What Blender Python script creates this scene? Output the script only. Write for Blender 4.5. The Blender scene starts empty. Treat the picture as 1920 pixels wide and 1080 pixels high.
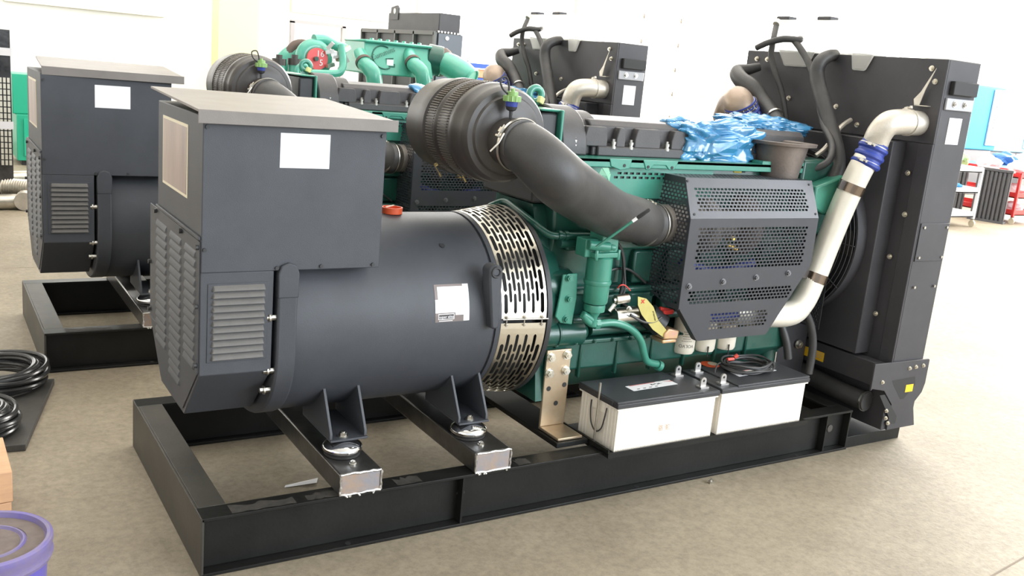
import bpy, bmesh, math, random
from mathutils import Vector, Matrix, noise
R=math.radians; PI=math.pi
random.seed(7)
scene=bpy.context.scene
col=scene.collection
# ------------------------------------------------------------------ camera
CF,CY,CP,CR=1774.21,.5708,-.2271,.0929
CC=Vector((-.7285,-2.8561,1.7202))
_f=Vector((math.sin(CY)*math.cos(CP),math.cos(CY)*math.cos(CP),math.sin(CP)))
_r=Vector((math.cos(CY),-math.sin(CY),0)); _u=_r.cross(_f)
_R=math.cos(CR)*_r+math.sin(CR)*_u; _U=-math.sin(CR)*_r+math.cos(CR)*_u
cd=bpy.data.cameras.new('camera'); cam=bpy.data.objects.new('camera',cd); col.objects.link(cam)
cd.sensor_width=36; cd.lens=CF/1920*36; cd.clip_end=200
m=Matrix((( _R.x,_U.x,-_f.x,CC.x),(_R.y,_U.y,-_f.y,CC.y),(_R.z,_U.z,-_f.z,CC.z),(0,0,0,1)))
cam.matrix_world=m
scene.camera=cam
# ------------------------------------------------------------------ world, lights, exposure
w=bpy.data.worlds.new('world'); scene.world=w; w.use_nodes=True
bg=w.node_tree.nodes['Background']; bg.inputs[0].default_value=(.86,.93,1,1); bg.inputs[1].default_value=.85
scene.view_settings.view_transform='Standard'; scene.view_settings.look='None'
scene.view_settings.gamma=1; scene.view_settings.use_curve_mapping=False
scene.view_settings.exposure=0.62
def area(name,loc,target,sx,sy,power,color):
    l=bpy.data.lights.new(name,'AREA'); l.shape='RECTANGLE'; l.size=sx; l.size_y=sy; l.energy=power; l.color=color
    o=bpy.data.objects.new(name,l); col.objects.link(o); o.location=loc
    d=Vector(target)-Vector(loc); o.rotation_euler=d.to_track_quat('-Z','Y').to_euler(); return o
area('daylight_window_right',(21.3,4.5,3.4),(4,3.0,.6),9,4.5,2600,(1,.97,.93))
area('daylight_window_back',(9.5,12.1,4.2),(4,3,0),11,3.2,1300,(1,.98,.95))
area('daylight_door_front',(7.5,-9.5,3.6),(2.2,1,.8),9,5,900,(.86,.93,1))
area('skylight_front',(11.3,-5.5,7.3),(9,-3,0),5.5,5.5,620,(.86,.92,1))
area('skylight',(4,4,7.2),(4,4,0),12,8,420,(1,.98,.94))

def at(px,py,ax,val):
    d=_f+_R*((px-960)/CF)-_U*((py-540)/CF); i='xyz'.index(ax)
    return CC+d*((val-CC[i])/d[i])
# ------------------------------------------------------------------ materials
MATS={}
def mat(name,color,rough=.5,metal=0,var=0,vscale=8,bump=0,bscale=200,coat=0,trans=0,emit=0,alpha=1,color2=None,spec=.5,stretch=None):
    if name in MATS: return MATS[name]
    m=bpy.data.materials.new(name); m.use_nodes=True; nt=m.node_tree; b=nt.nodes['Principled BSDF']
    c=(*color,1)
    b.inputs['Base Color'].default_value=c; b.inputs['Roughness'].default_value=rough; b.inputs['Metallic'].default_value=metal
    b.inputs['Specular IOR Level'].default_value=spec
    if coat: b.inputs['Coat Weight'].default_value=coat; b.inputs['Coat Roughness'].default_value=.15
    if trans: b.inputs['Transmission Weight'].default_value=trans
    if emit: b.inputs['Emission Color'].default_value=c; b.inputs['Emission Strength'].default_value=emit
    if alpha<1: b.inputs['Alpha'].default_value=alpha
    if var or color2 or bump:
        tc=nt.nodes.new('ShaderNodeTexCoord'); src=tc.outputs['Object']
        if stretch:
            mp=nt.nodes.new('ShaderNodeMapping'); mp.inputs['Scale'].default_value=stretch
            nt.links.new(src,mp.inputs[0]); src=mp.outputs[0]
    if var or color2:
        n=nt.nodes.new('ShaderNodeTexNoise'); n.inputs['Scale'].default_value=vscale; n.inputs['Detail'].default_value=6
        n.inputs['Roughness'].default_value=.65
        nt.links.new(src,n.inputs['Vector'])
        r=nt.nodes.new('ShaderNodeValToRGB'); r.color_ramp.elements[0].position=.3; r.color_ramp.elements[1].position=.72
        a=color2 if color2 else tuple(x*(1-var) for x in color)
        bcol=color if color2 else tuple(min(1,x*(1+var)) for x in color)
        r.color_ramp.elements[0].color=(*a,1); r.color_ramp.elements[1].color=(*bcol,1)
        nt.links.new(n.outputs['Fac'],r.inputs[0]); nt.links.new(r.outputs[0],b.inputs['Base Color'])
        if emit: nt.links.new(r.outputs[0],b.inputs['Emission Color'])
    if bump:
        n2=nt.nodes.new('ShaderNodeTexNoise'); n2.inputs['Scale'].default_value=bscale; n2.inputs['Detail'].default_value=3
        nt.links.new(src,n2.inputs['Vector'])
        bp=nt.nodes.new('ShaderNodeBump'); bp.inputs['Strength'].default_value=bump; bp.inputs['Distance'].default_value=.002
        nt.links.new(n2.outputs['Fac'],bp.inputs['Height']); nt.links.new(bp.outputs[0],b.inputs['Normal'])
    MATS[name]=m; return m
POWDER=mat('charcoal_powder_coat',(.050,.054,.063),.52,0,.12,5,.25,350)
RADP=mat('haze_lightened_coat',(.044,.042,.046),.48,0,.15,5,.2,300)  # the black coat, lightened so the colour carries the haze over the radiators
DARKP=mat('black_powder_coat',(.030,.031,.033),.45,0,.15,5,.2,300)
SHIELD=mat('satin_black_sheet',(.046,.048,.056),.3,0,.08,6,.1,300)
FRAME=mat('black_gloss_paint',(.011,.011,.010),.42,0,.35,4,.3,60,spec=.28)
GREEN=mat('shaded_engine_green',(.013,.078,.056),.33,0,.18,7,.3,60,coat=.3)  # engine green, darkened to hold the shade low on the engine
GREENL=mat('lit_engine_green',(.045,.25,.18),.3,0,.1,4,.2,60,coat=.4)  # same engine green, painted lighter for the brightly lit upper parts
RUBBER=mat('black_rubber',(.045,.043,.042),.48,0,.25,9,.2,120)
PLASTIC=mat('black_plastic',(.048,.042,.038),.4,0,.2,6,.15,200)
COVER=mat('grey_black_cover_plastic',(.060,.056,.057),.5,0,.2,6,.3,180)
CHROME=mat('chrome',(.75,.75,.76),.09,1)
STEEL=mat('zinc_steel',(.62,.60,.55),.32,1,.12,30)
STAIN=mat('stainless_band',(.78,.73,.62),.3,1,.06,12)
RAW=mat('raw_dark_steel',(.16,.155,.15),.28,.85,.3,9,.2,60)
TINT=mat('heat_tinted_steel',(.55,.36,.21),.38,.6,0,9,.2,80,color2=(.27,.34,.45))
WELD=mat('weld_bead_metal',(.55,.53,.5),.35,.8,.3,60,.9,150)
COPPER=mat('bronze_zinc_plate',(.52,.38,.25),.38,.75,0,9,.1,90,color2=(.60,.50,.36))
ALU=mat('cast_aluminium',(.66,.61,.53),.42,.55,.12,9,.4,160)
PIPEC=mat('bare_aluminium_pipe',(.86,.81,.70),.38,.35,.07,6,.15,160)
BLUES=mat('blue_silicone',(.035,.06,.30),.35,0,.2,12)
WHITE=mat('white_label',(.86,.85,.86),.5)
WHITEP=mat('cream_battery_plastic',(.84,.78,.68),.35,0,.03,6,coat=.2)
TANKP=mat('translucent_white_plastic',(.96,.95,.90),.3,0,0,5,trans=.75,spec=.3)
CREAM=mat('cream_sticker',(.72,.66,.50),.5)
FILM=mat('iridescent_display_film',(.30,.24,.235),.32,.2,0,5,0,10,color2=(.50,.40,.35),stretch=(1,1.6,.25))
YEL=mat('yellow_sticker',(.85,.50,.02),.5)
YTAG=mat('yellow_card',(.50,.43,.13),.5,0,.08,20)
INK=mat('black_ink',(.02,.02,.02),.6)
REDI=mat('red_ink',(.65,.04,.03),.5)
ORANGE=mat('orange_plastic',(.80,.12,.04),.38,0,.05)
BROWNI=mat('brown_ink',(.55,.38,.28),.6)
LIME=mat('lime_green_plastic',(.20,.36,.11),.4)
BLUEW=mat('blue_plastic_film',(.07,.33,.62),.2,0,.3,9,.8,30,coat=.7,trans=.3,spec=.9)
PALE=mat('pale_green_paint',(.085,.38,.28),.3,0,.1,4,.2,60,coat=.4)
CAST=mat('sooty_cast_iron',(.24,.195,.165),.5,.35,0,5,.4,90,color2=(.10,.085,.08))
LIDP=mat('battery_lid_plastic',(.040,.041,.045),.42,0,.15,9,.2,150)
LEAD=mat('lead_terminal',(.50,.48,.46),.4,.8,.1,30)
FLOOR=None
# ------------------------------------------------------------------ mesh builder
def fr(d):
    d=Vector(d).normalized(); a=Vector((0,0,1)) if abs(d.z)<.9 else Vector((1,0,0))
    u=d.cross(a).normalized(); return d,u,d.cross(u)
class MB:
    def __init__(s): s.bm=bmesh.new(); s.mi=0
    def face(s,pts):
        f=s.bm.faces.new([s.bm.verts.new(Vector(p)) for p in pts]); f.material_index=s.mi; return s
    def _mi(s,fs):
        for f in fs: f.material_index=s.mi
    def hexa(s,v):
        V=[s.bm.verts.new(Vector(p)) for p in v]
        for q in ((0,3,2,1),(4,5,6,7),(0,1,5,4),(1,2,6,5),(2,3,7,6),(3,0,4,7)):
            s.bm.faces.new([V[i] for i in q]).material_index=s.mi
        return s
    def box(s,x0,x1,y0,y1,z0,z1):
        return s.hexa([(x0,y0,z0),(x1,y0,z0),(x1,y1,z0),(x0,y1,z0),(x0,y0,z1),(x1,y0,z1),(x1,y1,z1),(x0,y1,z1)])
    def obox(s,c,d,l,wd,h,up=None):
        "box centred at c, long axis d, size l x wd x h (h along up)"
        d=Vector(d).normalized(); up=Vector(up or (0,0,1)); sd=d.cross(up).normalized(); up=sd.cross(d); c=Vector(c)
        P=[]
        for k in (-1,1):
            for (i,j) in ((-1,-1),(1,-1),(1,1),(-1,1)): P.append(c+d*i*l/2+sd*j*wd/2+up*k*h/2)
        return s.hexa(P)
    def prism(s,pts,ax,a0,a1):
        i='xyz'.index(ax)
        def mk(p,a):
            q=list(p); q.insert(i,a); return Vector(q)
        A=[s.bm.verts.new(mk(p,a0)) for p in pts]; B=[s.bm.verts.new(mk(p,a1)) for p in pts]; n=len(pts)
        fs=[s.bm.faces.new(A),s.bm.faces.new(B[::-1])]+[s.bm.faces.new([A[k],B[k],B[(k+1)%n],A[(k+1)%n]]) for k in range(n)]
        s._mi(fs); return s
    def ring(s,c,u,v,r,n): return [s.bm.verts.new(c+(u*math.cos(2*PI*k/n)+v*math.sin(2*PI*k/n))*r) for k in range(n)]
    def lathe(s,o,d,prof,n=32,closed=False):
        "prof: (distance along d, radius)"
        o=Vector(o); d,u,v=fr(d); rs=[s.ring(o+d*a,u,v,max(r,1e-4),n) for a,r in prof]
        for A,B in zip(rs,rs[1:]):
            for k in range(n): s.bm.faces.new([A[k],A[(k+1)%n],B[(k+1)%n],B[k]]).material_index=s.mi
        if closed:
            A,B=rs[-1],rs[0]
            for k in range(n): s.bm.faces.new([A[k],A[(k+1)%n],B[(k+1)%n],B[k]]).material_index=s.mi
        else:
            s.bm.faces.new(rs[0][::-1]).material_index=s.mi; s.bm.faces.new(rs[-1]).material_index=s.mi
        return s
    def cyl(s,a,b,r,r2=None,n=20):
        a=Vector(a); b=Vector(b); return s.lathe(a,b-a,[(0,r),((b-a).length,r if r2 is None else r2)],n)
    def hexbolt(s,p,d,r=.012,h=.01,washer=True):
        p=Vector(p); d=Vector(d).normalized()
        if washer: s.cyl(p-d*.002,p+d*.003,r*1.35,n=14)
        s.cyl(p+d*.002,p+d*(h+.003),r,n=6); s.cyl(p+d*h,p+d*(h+.006),r*.5,n=8); return s
    def torus(s,c,d,R1,r,n=32,m=8,a0=0,a1=2*PI):
        c=Vector(c); d,u,v=fr(d); rows=[]; full=abs(a1-a0-2*PI)<1e-6; N=n if full else n+1
        for k in range(N):
            a=a0+(a1-a0)*k/n; e=u*math.cos(a)+v*math.sin(a)
            rows.append([s.bm.verts.new(c+e*(R1+r*math.cos(2*PI*j/m))+d*r*math.sin(2*PI*j/m)) for j in range(m)])
        for k in range(n if full else n):
            A=rows[k]; B=rows[(k+1)%N]
            for j in range(m): s.bm.faces.new([A[j],B[j],B[(j+1)%m],A[(j+1)%m]]).material_index=s.mi
        return s
    def tube(s,pts,r,n=12,res=6,cap=True):
        pts=[Vector(p) for p in pts]; rr=r if isinstance(r,(list,tuple)) else [r]*len(pts)
        P=[];Q=[]
        if res>1 and len(pts)>2:
            for i in range(len(pts)-1):
                p0=pts[max(i-1,0)];p1=pts[i];p2=pts[i+1];p3=pts[min(i+2,len(pts)-1)]
                for k in range(res):
                    t=k/res
                    P.append(.5*((2*p1)+(p2-p0)*t+(2*p0-5*p1+4*p2-p3)*t*t+(3*p1-p0-3*p2+p3)*t**3)); Q.append(rr[i]*(1-t)+rr[i+1]*t)
            P.append(pts[-1]);Q.append(rr[-1])
        else: P=pts;Q=rr
        T=[(P[min(i+1,len(P)-1)]-P[max(i-1,0)]).normalized() for i in range(len(P))]
        _,u,_v=fr(T[0]); rings=[]
        for i,p in enumerate(P):
            u=(u-T[i]*u.dot(T[i])).normalized(); v=T[i].cross(u)
            rings.append(s.ring(p,u,v,Q[i],n))
        for A,B in zip(rings,rings[1:]):
            for k in range(n): s.bm.faces.new([A[k],A[(k+1)%n],B[(k+1)%n],B[k]]).material_index=s.mi
        if cap: s.bm.faces.new(rings[0][::-1]).material_index=s.mi; s.bm.faces.new(rings[-1]).material_index=s.mi
        s.P=P; s.T=T; return s
    def text(s,txt,size,fn,align='CENTER'):
        "fn maps (u,v) in metres to a point"
        c=bpy.data.curves.new('t','FONT'); c.body=txt; c.size=size; c.align_x=align; c.align_y='CENTER'; c.resolution_u=2
        o=bpy.data.objects.new('t',c); col.objects.link(o)
        dg=bpy.context.evaluated_depsgraph_get(); dg.update(); me=o.evaluated_get(dg).to_mesh()
        V=[v.co.copy() for v in me.vertices]; Fs=[list(p.vertices) for p in me.polygons]
        o.evaluated_get(dg).to_mesh_clear(); bpy.data.objects.remove(o); bpy.data.curves.remove(c)
        vs=[s.bm.verts.new(Vector(fn(v.x,v.y))) for v in V]
        for f in Fs:
            try: s.bm.faces.new([vs[i] for i in f]).material_index=s.mi
            except ValueError: pass
        return s
    def build(s,name,mats,parent=None,bevel=0,angle=38,recalc=True):
        if recalc: bmesh.ops.recalc_face_normals(s.bm,faces=s.bm.faces)
        me=bpy.data.meshes.new(name); 
        off=Vector((0,0,0)); p=parent
        while p is not None: off+=p.location; p=p.parent
        if parent is None and s.bm.verts:
            xs=[v.co.x for v in s.bm.verts];ys=[v.co.y for v in s.bm.verts];zs=[v.co.z for v in s.bm.verts]
            off=Vector(((min(xs)+max(xs))/2,(min(ys)+max(ys))/2,min(zs)))
        bmesh.ops.translate(s.bm,verts=s.bm.verts,vec=-off)
        s.bm.to_mesh(me); s.bm.free()
        for mm in (mats if isinstance(mats,(list,tuple)) else [mats]): me.materials.append(mm)
        me.polygons.foreach_set('use_smooth',[True]*len(me.polygons)); me.set_sharp_from_angle(angle=R(angle))
        o=bpy.data.objects.new(name,me); col.objects.link(o)
        if parent is None: o.location=off
        else: o.parent=parent
        if bevel:
            b=o.modifiers.new('bevel','BEVEL'); b.width=bevel; b.segments=2; b.limit_method='ANGLE'; b.angle_limit=R(40)
        return o
def tag(o,label=None,cat=None,group=None,kind=None):
    if label: o['label']=label
    if cat: o['category']=cat
    if group: o['group']=group
    if kind: o['kind']=kind
    return o
def bolts(name,m,parent,items,d=(0,-1,0),r=.009,h=.007,hexa=True):
    for it in items:
        b=MB(); p=Vector(it[:3]); 
        if hexa: b.hexbolt(p,d,r,h)
        else: b.cyl(p,p+Vector(d)*h,r,n=12)
        b.build(name,m,parent)
def thing(name,loc,label,cat,group=None):
    o=bpy.data.objects.new(name,None); o.empty_display_size=.2; col.objects.link(o); o.location=loc; return tag(o,label,cat,group)
def copy_tree(o,parent=None,skip=()):
    c=o.copy(); col.objects.link(c); c.parent=parent
    for ch in list(o.children):
        if ch.name.split('.')[0] in skip: continue
        copy_tree(ch,c,skip)
    return c
def struct(name,mb,m,**k):
    o=mb.build(name,m,None,**k); o['kind']='structure'; return o
def perf(mb,fn,u0,u1,vrows,hw,gap,edge=(lambda v:(0,1)),th=.003,nrm=None):
    """sheet with staggered slots. vrows: list of (v0,v1,hole?) bands; edge(v)->(ul,ur) outline"""
    def quad(ua,ub,va,ub2=None,ua2=None,vb=None): mb.face([fn(ua,va),fn(ub,va),fn(ub2,vb),fn(ua2,vb)])
    k=0
    for v0,v1,h in vrows:
        l0,r0=edge(v0); l1,r1=edge(v1)
        if not h: quad(l0,r0,v0,r1,l1,v1); continue
        a,b=max(h[0],l0,l1),min(h[1],r0,r1); pitch=hw+gap; st=(k%2)*pitch*.5; k+=1
        us=[]; x=h[0]+st
        while x<a: x+=pitch
        while x+hw<=b: us.append((x,x+hw)); x+=pitch
        if not us: quad(l0,r0,v0,r1,l1,v1); continue
        quad(l0,us[0][0],v0,us[0][0],l1,v1)
        for (p,q2),(p2,_) in zip(us,us[1:]): quad(q2,p2,v0,p2,q2,v1)
        quad(us[-1][1],r0,v0,r1,us[-1][1],v1)
def solid(o,t,off=-1):
    o.data.polygons.foreach_set('use_smooth',[False]*len(o.data.polygons))
    s=o.modifiers.new('solidify','SOLIDIFY'); s.thickness=t; s.offset=off; return o
def bands(v0,v1,fields,hh,gap):
    "fields: (va,vb,ul,ur) perforated; returns rows"
    rows=[]; v=v0
    for va,vb,ul,ur in fields:
        rows.append((v,va,None)); v=va
        while v+hh<=vb+1e-6:
            rows.append((v,v+hh,(ul,ur))); v+=hh
            rows.append((v,v+gap,None)); v+=gap
    rows.append((v,v1,None)); return rows

# ------------------------------------------------------------------ setting
def floor_mat():
    m=bpy.data.materials.new('dusty_concrete'); m.use_nodes=True; nt=m.node_tree; b=nt.nodes['Principled BSDF']
    tc=nt.nodes.new('ShaderNodeTexCoord')
    def nz(sc,det,ro=.6):
        n=nt.nodes.new('ShaderNodeTexNoise'); n.inputs['Scale'].default_value=sc; n.inputs['Detail'].default_value=det; n.inputs['Roughness'].default_value=ro
        nt.links.new(tc.outputs['Object'],n.inputs['Vector']); return n.outputs['Fac']
    r=nt.nodes.new('ShaderNodeValToRGB'); nt.links.new(nz(.9,9,.7),r.inputs[0])
    r.color_ramp.elements[0].position=.32; r.color_ramp.elements[0].color=(.215,.178,.130,1)
    r.color_ramp.elements[1].position=.66; r.color_ramp.elements[1].color=(.33,.282,.212,1)
    r2=nt.nodes.new('ShaderNodeValToRGB'); nt.links.new(nz(26,9,.85),r2.inputs[0])
    r2.color_ramp.elements[0].position=.33; r2.color_ramp.elements[0].color=(.55,.56,.52,1)
    r2.color_ramp.elements[1].position=.58; r2.color_ramp.elements[1].color=(1.1,1.09,1.05,1)
    mx=nt.nodes.new('ShaderNodeMix'); mx.data_type='RGBA'; mx.blend_type='MULTIPLY'; mx.inputs[0].default_value=.75
    nt.links.new(r.outputs[0],mx.inputs[6]); nt.links.new(r2.outputs[0],mx.inputs[7])
    nt.links.new(mx.outputs[2],b.inputs['Base Color'])
    b.inputs['Roughness'].default_value=.62
    bp=nt.nodes.new('ShaderNodeBump'); bp.inputs['Strength'].default_value=.25; bp.inputs['Distance'].default_value=.01
    nt.links.new(nz(30,6,.7),bp.inputs['Height']); nt.links.new(bp.outputs[0],b.inputs['Normal'])
    return m
FLOOR=floor_mat()
WALL=mat('white_wall_paint',(.88,.87,.84),.7,0,.03,1)
struct('floor',MB().box(-9,24,-11,14,-.12,0),FLOOR)
# saw-cut joint lines in the slab
j=MB()
for a,b in (((3.35,-1.02),(9.2,-.28)),((1.0,-1.32),(3.35,-1.02)),((9.2,-.28),(20,1.1)),((-8,4.6),(20,4.75))):
    a=Vector((*a,.0008)); b=Vector((*b,.0008)); d=(b-a).normalized(); n=Vector((-d.y,d.x,0))*.004
    j.face([a-n,b-n,b+n,a+n])
struct('trim_1',j,mat('floor_joint_filler',(.20,.16,.12),.8))
struct('wall_back',MB().box(-9,24,13,13.2,0,7.5),WALL)
struct('wall_right',MB().box(22.6,22.8,-11,13,0,7.5),WALL)
struct('wall_left',MB().box(-9.2,-9,-11,13.2,0,7.5),WALL)
struct('ceiling',MB().box(-9.2,24,-11,13.2,7.5,7.7),WALL)
PANE=mat('bright_daylight_pane',(1,.99,.97),.4,emit=2.2)
CREAMW=mat('cream_frame_paint',(.85,.79,.68),.5)
def window(n,x0,x1,z0,z1,y=13,bars=3,rows=2):
    f=MB(); t=.07
    f.box(x0,x1,y-.08,y,z0,z0+t).box(x0,x1,y-.08,y,z1-t,z1).box(x0,x0+t,y-.08,y,z0+t,z1-t).box(x1-t,x1,y-.08,y,z0+t,z1-t)
    for k in range(1,bars): 
        x=x0+(x1-x0)*k/bars; f.box(x-.03,x+.03,y-.07,y,z0+t,z1-t)
    for k in range(1,rows):
        z=z0+(z1-z0)*k/rows; f.box(x0+t,x1-t,y-.065,y,z-.025,z+.025)
    o=struct('window_%d'%n,f,CREAMW)
    MB().box(x0+t,x1-t,y-.03,y-.01,z0+t,z1-t).build('pane',PANE,o)
window(1,-6,-1.2,1.4,5,bars=4); window(2,.4,2.6,2.0,5.5); window(3,4.6,6.4,2.3,5.5,bars=2); window(4,6.9,9.9,2.4,5.5)
window(5,14.6,17.4,1.2,5.5); window(6,18.2,21.4,1.2,5.5)
# sectional loading door on the back wall
d=MB(); d.box(10.98,13.9,12.9,13,0,4.8)
o=struct('door_1',d,mat('white_door_panel',(.88,.87,.83),.5))
g=MB()
for k in range(1,10): g.box(11.0,13.9,12.88,12.9,.5*k-.008,.5*k+.008)
g.build('panel_seams',mat('pale_orange_seam',(.72,.56,.42),.6),o)
h=MB()
for k in range(1,10):
    for x in (11.03,12.0,13.0): h.box(x-.04,x+.04,12.86,12.9,.5*k-.045,.5*k+.045)
h.build('hinges',mat('grey_hinge_metal',(.45,.43,.42),.5,.5),o)
g=MB().box(10.88,10.98,12.82,13,0,4.9); g.build('track_rail',mat('grey_track_metal',(.22,.22,.24),.5,.5),o)
struct('trim_2',MB().box(10.3,10.85,12.75,13,0,6),CREAMW)
# ------------------------------------------------------------------ generator set
YC,ZC,RB=.54,.748,.372
H=.2107; L=3.2; W=1.163
G=thing('generator_set',(0,0,0),'nearest diesel generator set, its two batteries and yellow tag in full view','generator','diesel generator sets in a row')
def ring_pt(x,ang,r=RB):   # ang from near side (0) upward
    return Vector((x,YC-r*math.cos(R(ang)),ZC+r*math.sin(R(ang))))
# --- skid
def ibeam(mb,x0,x1,yo,s,ft=.012,fw=.085):
    # outer edge of flanges at yo, s=+1 extends inward (+y)
    y1=yo+s*fw; a,b=sorted((yo,y1))
    mb.box(x0,x1,a,b,0,ft); mb.box(x0,x1,a,b,H-ft,H)
    w0,w1=sorted((yo+s*.045,yo+s*.053)); mb.box(x0,x1,w0,w1,ft,H-ft)
b=MB(); ibeam(b,0,L,0,1); ibeam(b,0,L,W,-1); sk=b.build('base_frame',FRAME,G,bevel=.002)
b=MB(); b.box(-.001,.008,.0,W,0,H-.0005); b.box(.008,.10,.085,W-.085,H-.012,H); b.box(.008,.10,.085,W-.085,0,.012); b.build('end_beam',mat('dusty_black_paint',(.044,.040,.033),.5,0,.3,5,.3,60),sk,bevel=.002)
b=MB(); b.box(L-.008,L+.001,.053,W-.053,0,H-.0005); b.box(L-.09,L-.008,.085,W-.085,H-.012,H); b.build('end_beam',FRAME,sk,bevel=.002)
for x in (.97,3.02,3.19):
    MB().box(x,x+.008,.004,.045,.012,H-.012).build('stiffener',FRAME,sk)
b=MB(); b.cyl((.985,.044,.12),(.985,.04,.12),.016,n=16); b.build('round_hole_plug',RAW,sk)
b=MB(); b.cyl((3.10,.046,.11),(3.10,.041,.11),.019,n=20); b.build('round_hole_plug',RAW,sk)
for x in (.52,1.85,2.85):
    MB().cyl((x,.018,.0121),(x,.018,.0135),.011,n=12).build('bolt_hole',INK,sk)
# top flange scuffs where paint is chipped
for x,l in ((.10,.22),(.36,.12),(.70,.10),(1.22,.06)):
    b=MB(); pts=[]; n=9
    for k in range(n): pts.append((x+l*k/(n-1),.004+random.random()*.012))
    for k in range(n): pts.append((x+l-l*k/(n-1),.045+random.random()*.03))
    b.face([(p[0],p[1],H+.0008) for p in pts])
    b.build('paint_scuff',mat('worn_paint_dust',(.040,.036,.031),.7,0,.5,30),sk)
# cross tubes, welded at the near end
for x,wd in ((.47,.16),(1.014,.16)):
    b=MB(); b.box(x,x+wd,.004,W-.01,H,H+.082)
    t=b.build('cross_tube',RAW,G,bevel=.006)
    c=MB(); c.box(x+.008,x+wd-.008,.0,.004,H+.006,H+.076); c.build('end_cap',TINT,t,bevel=.001)
    c=MB()
    for (p,q2) in (((x+.003,H+.003),(x+wd-.003,H+.003)),((x+wd-.003,H+.003),(x+wd-.003,H+.08)),((x+wd-.003,H+.08),(x+.003,H+.08)),((x+.003,H+.08),(x+.003,H+.003))):
        pts=[(p[0]+(q2[0]-p[0])*k/9+random.uniform(-.0015,.0015),.000+random.uniform(-.002,.001),p[1]+(q2[1]-p[1])*k/9+random.uniform(-.0015,.0015)) for k in range(10)]
        c.tube(pts,[random.uniform(.003,.0055) for _ in pts],n=6,res=2)
    for k in range(6): 
        px=x+random.uniform(0,wd); c.tube([(px,-.002,H+.002),(px+random.uniform(-.01,.01),-.003,H-.006)],.004,n=6)
    c.build('weld_bead',WELD,t)
for x in (2.05,2.9): MB().box(x,x+.09,.085,W-.085,H-.06,H-.001).build('cross_channel',FRAME,sk,bevel=.003)
# --- vibration mounts + feet
for mx,gx in ((.545,(.487,.62)),(1.075,(1.014,1.137))):
    for side in (1,-1):
        yy=.175 if side==1 else 2*YC-.175
        o=(mx,yy,H+.082)
        b=MB(); b.lathe(o,(0,0,1),[(0,.045),(.010,.056),(.014,.066),(.022,.0735),(.030,.0745),(.038,.070),(.046,.058),(.054,.035),(.058,.02)],32)
        mo=b.build('vibration_mount',CHROME,G)
        MB().lathe(o,(0,0,1),[(.0,.055),(.002,.066),(.008,.067),(.010,.060)],32).build('rubber_ring',RUBBER,mo)
        MB().hexbolt((mx,yy,H+.149),(0,0,1),.014,.012).build('mount_bolt',STEEL,mo)
        MB().hexbolt((mx+.0,yy-side*.105,H+.083),(0,0,1),.010,.008).build('mount_bolt',STEEL,mo)
        y1=yy+side*.27; b=MB()
        b.box(gx[0],gx[1]+.012,min(yy-side*.03,y1),max(yy-side*.03,y1),H+.140,H+.148)
        ft=b.build('mounting_foot',POWDER,G,bevel=.002)
        for k,x in enumerate(gx):
            y0=yy-side*.02; p=[(y0,H+.148),(y0,H+.17),(yy+side*.075,.536),(y1,.50),(y1,H+.148)]
            MB().prism(p,'x',x,x+.010).build('gusset_plate',POWDER,ft,bevel=.001)
# --- alternator body
b=MB(); b.lathe((.30,YC,ZC),(1,0,0),[(0,RB-.01),(.01,RB),(.845,RB),(.846,RB-.006),(.855,RB-.006),(.856,RB+.002),(.885,RB+.004),(.89,RB-.02)],96)
al=b.build('alternator_body',POWDER,G)
MB().cyl(ring_pt(.964,50.4,RB-.002),ring_pt(.964,50.4,RB+.003),.011,n=16).build('small_plug',DARKP,al)
# flange: round below, flat top
def flange_prof(r,top):
    pts=[(YC-r,top)]
    for k in range(0,33):
        a=R(180+180*k/32*1.0); pts.append((YC+r*math.cos(a),ZC-.06+ (r-.085)*math.sin(a)))
    pts.append((YC+r,top)); return pts
b=MB(); b.prism(flange_prof(.395,.985),'x',.275,.345)
fl=b.build('end_flange',POWDER,G,bevel=.008)
for y,s in ((YC-.395,1),(YC+.395,-1)):
    b=MB(); pts=[(.275,.985),(.275,.90),(.345,.90),(.345,.985),(.335,1.012),(.31,1.022),(.285,1.012)]
    b.prism([(p[0]+(.001 if p[0]>.31 else -.001),p[1]) for p in pts],'y',min(y-s*.002,y+s*.05),max(y-s*.002,y+s*.05))
    b.build('lifting_ear',POWDER,fl,bevel=.004)
for z,y in ((.83,.165),(.64,.17),(.56,.20)):
    b=MB(); b.cyl((.238,y,z),(.278,y,z),.010,n=6); b.cyl((.25,y,z),(.256,y,z),.016,n=14); b.build('flange_bolt',STEEL,fl)
# end housing
yN,yFar=.158,2*YC-.158
hp=[(yN,.994),(yN,.645),(.36,.44),(2*YC-.36,.44),(yFar,.645),(yFar,.994)]
b=MB(); b.prism(hp,'x',.022,.262); eh=b.build('end_housing',POWDER,G,bevel=.003)
# side louvres
b=MB(); n=11; z1,z0=.953,.695; st=(z1-z0)/n
b.box(.045,.243,yN-.003,yN,z0-.006,z1+.004)
lv=b.build('louver_panel',POWDER,eh,bevel=.001)
for k in range(n):
    zt=z1-k*st; c=MB(); xa,xb=.056,.236
    c.hexa([(xa+.004,yN-.014,zt-st*.86),(xb-.004,yN-.014,zt-st*.86),(xb,yN-.001,zt-st*.9),(xa,yN-.001,zt-st*.9),
            (xa+.008,yN-.012,zt-st*.55),(xb-.008,yN-.012,zt-st*.55),(xb-.006,yN-.001,zt),(xa+.006,yN-.001,zt)])
    if k==0: acc=c
    else:
        me=bpy.data.meshes.new('t'); c.bm.to_mesh(me); acc.bm.from_mesh(me); bpy.data.meshes.remove(me); c.bm.free()
acc.build('louver_slats',mat('dusty_charcoal_coat',(.115,.108,.10),.5,0,.1,20,.2,300),eh,bevel=.002)
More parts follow.
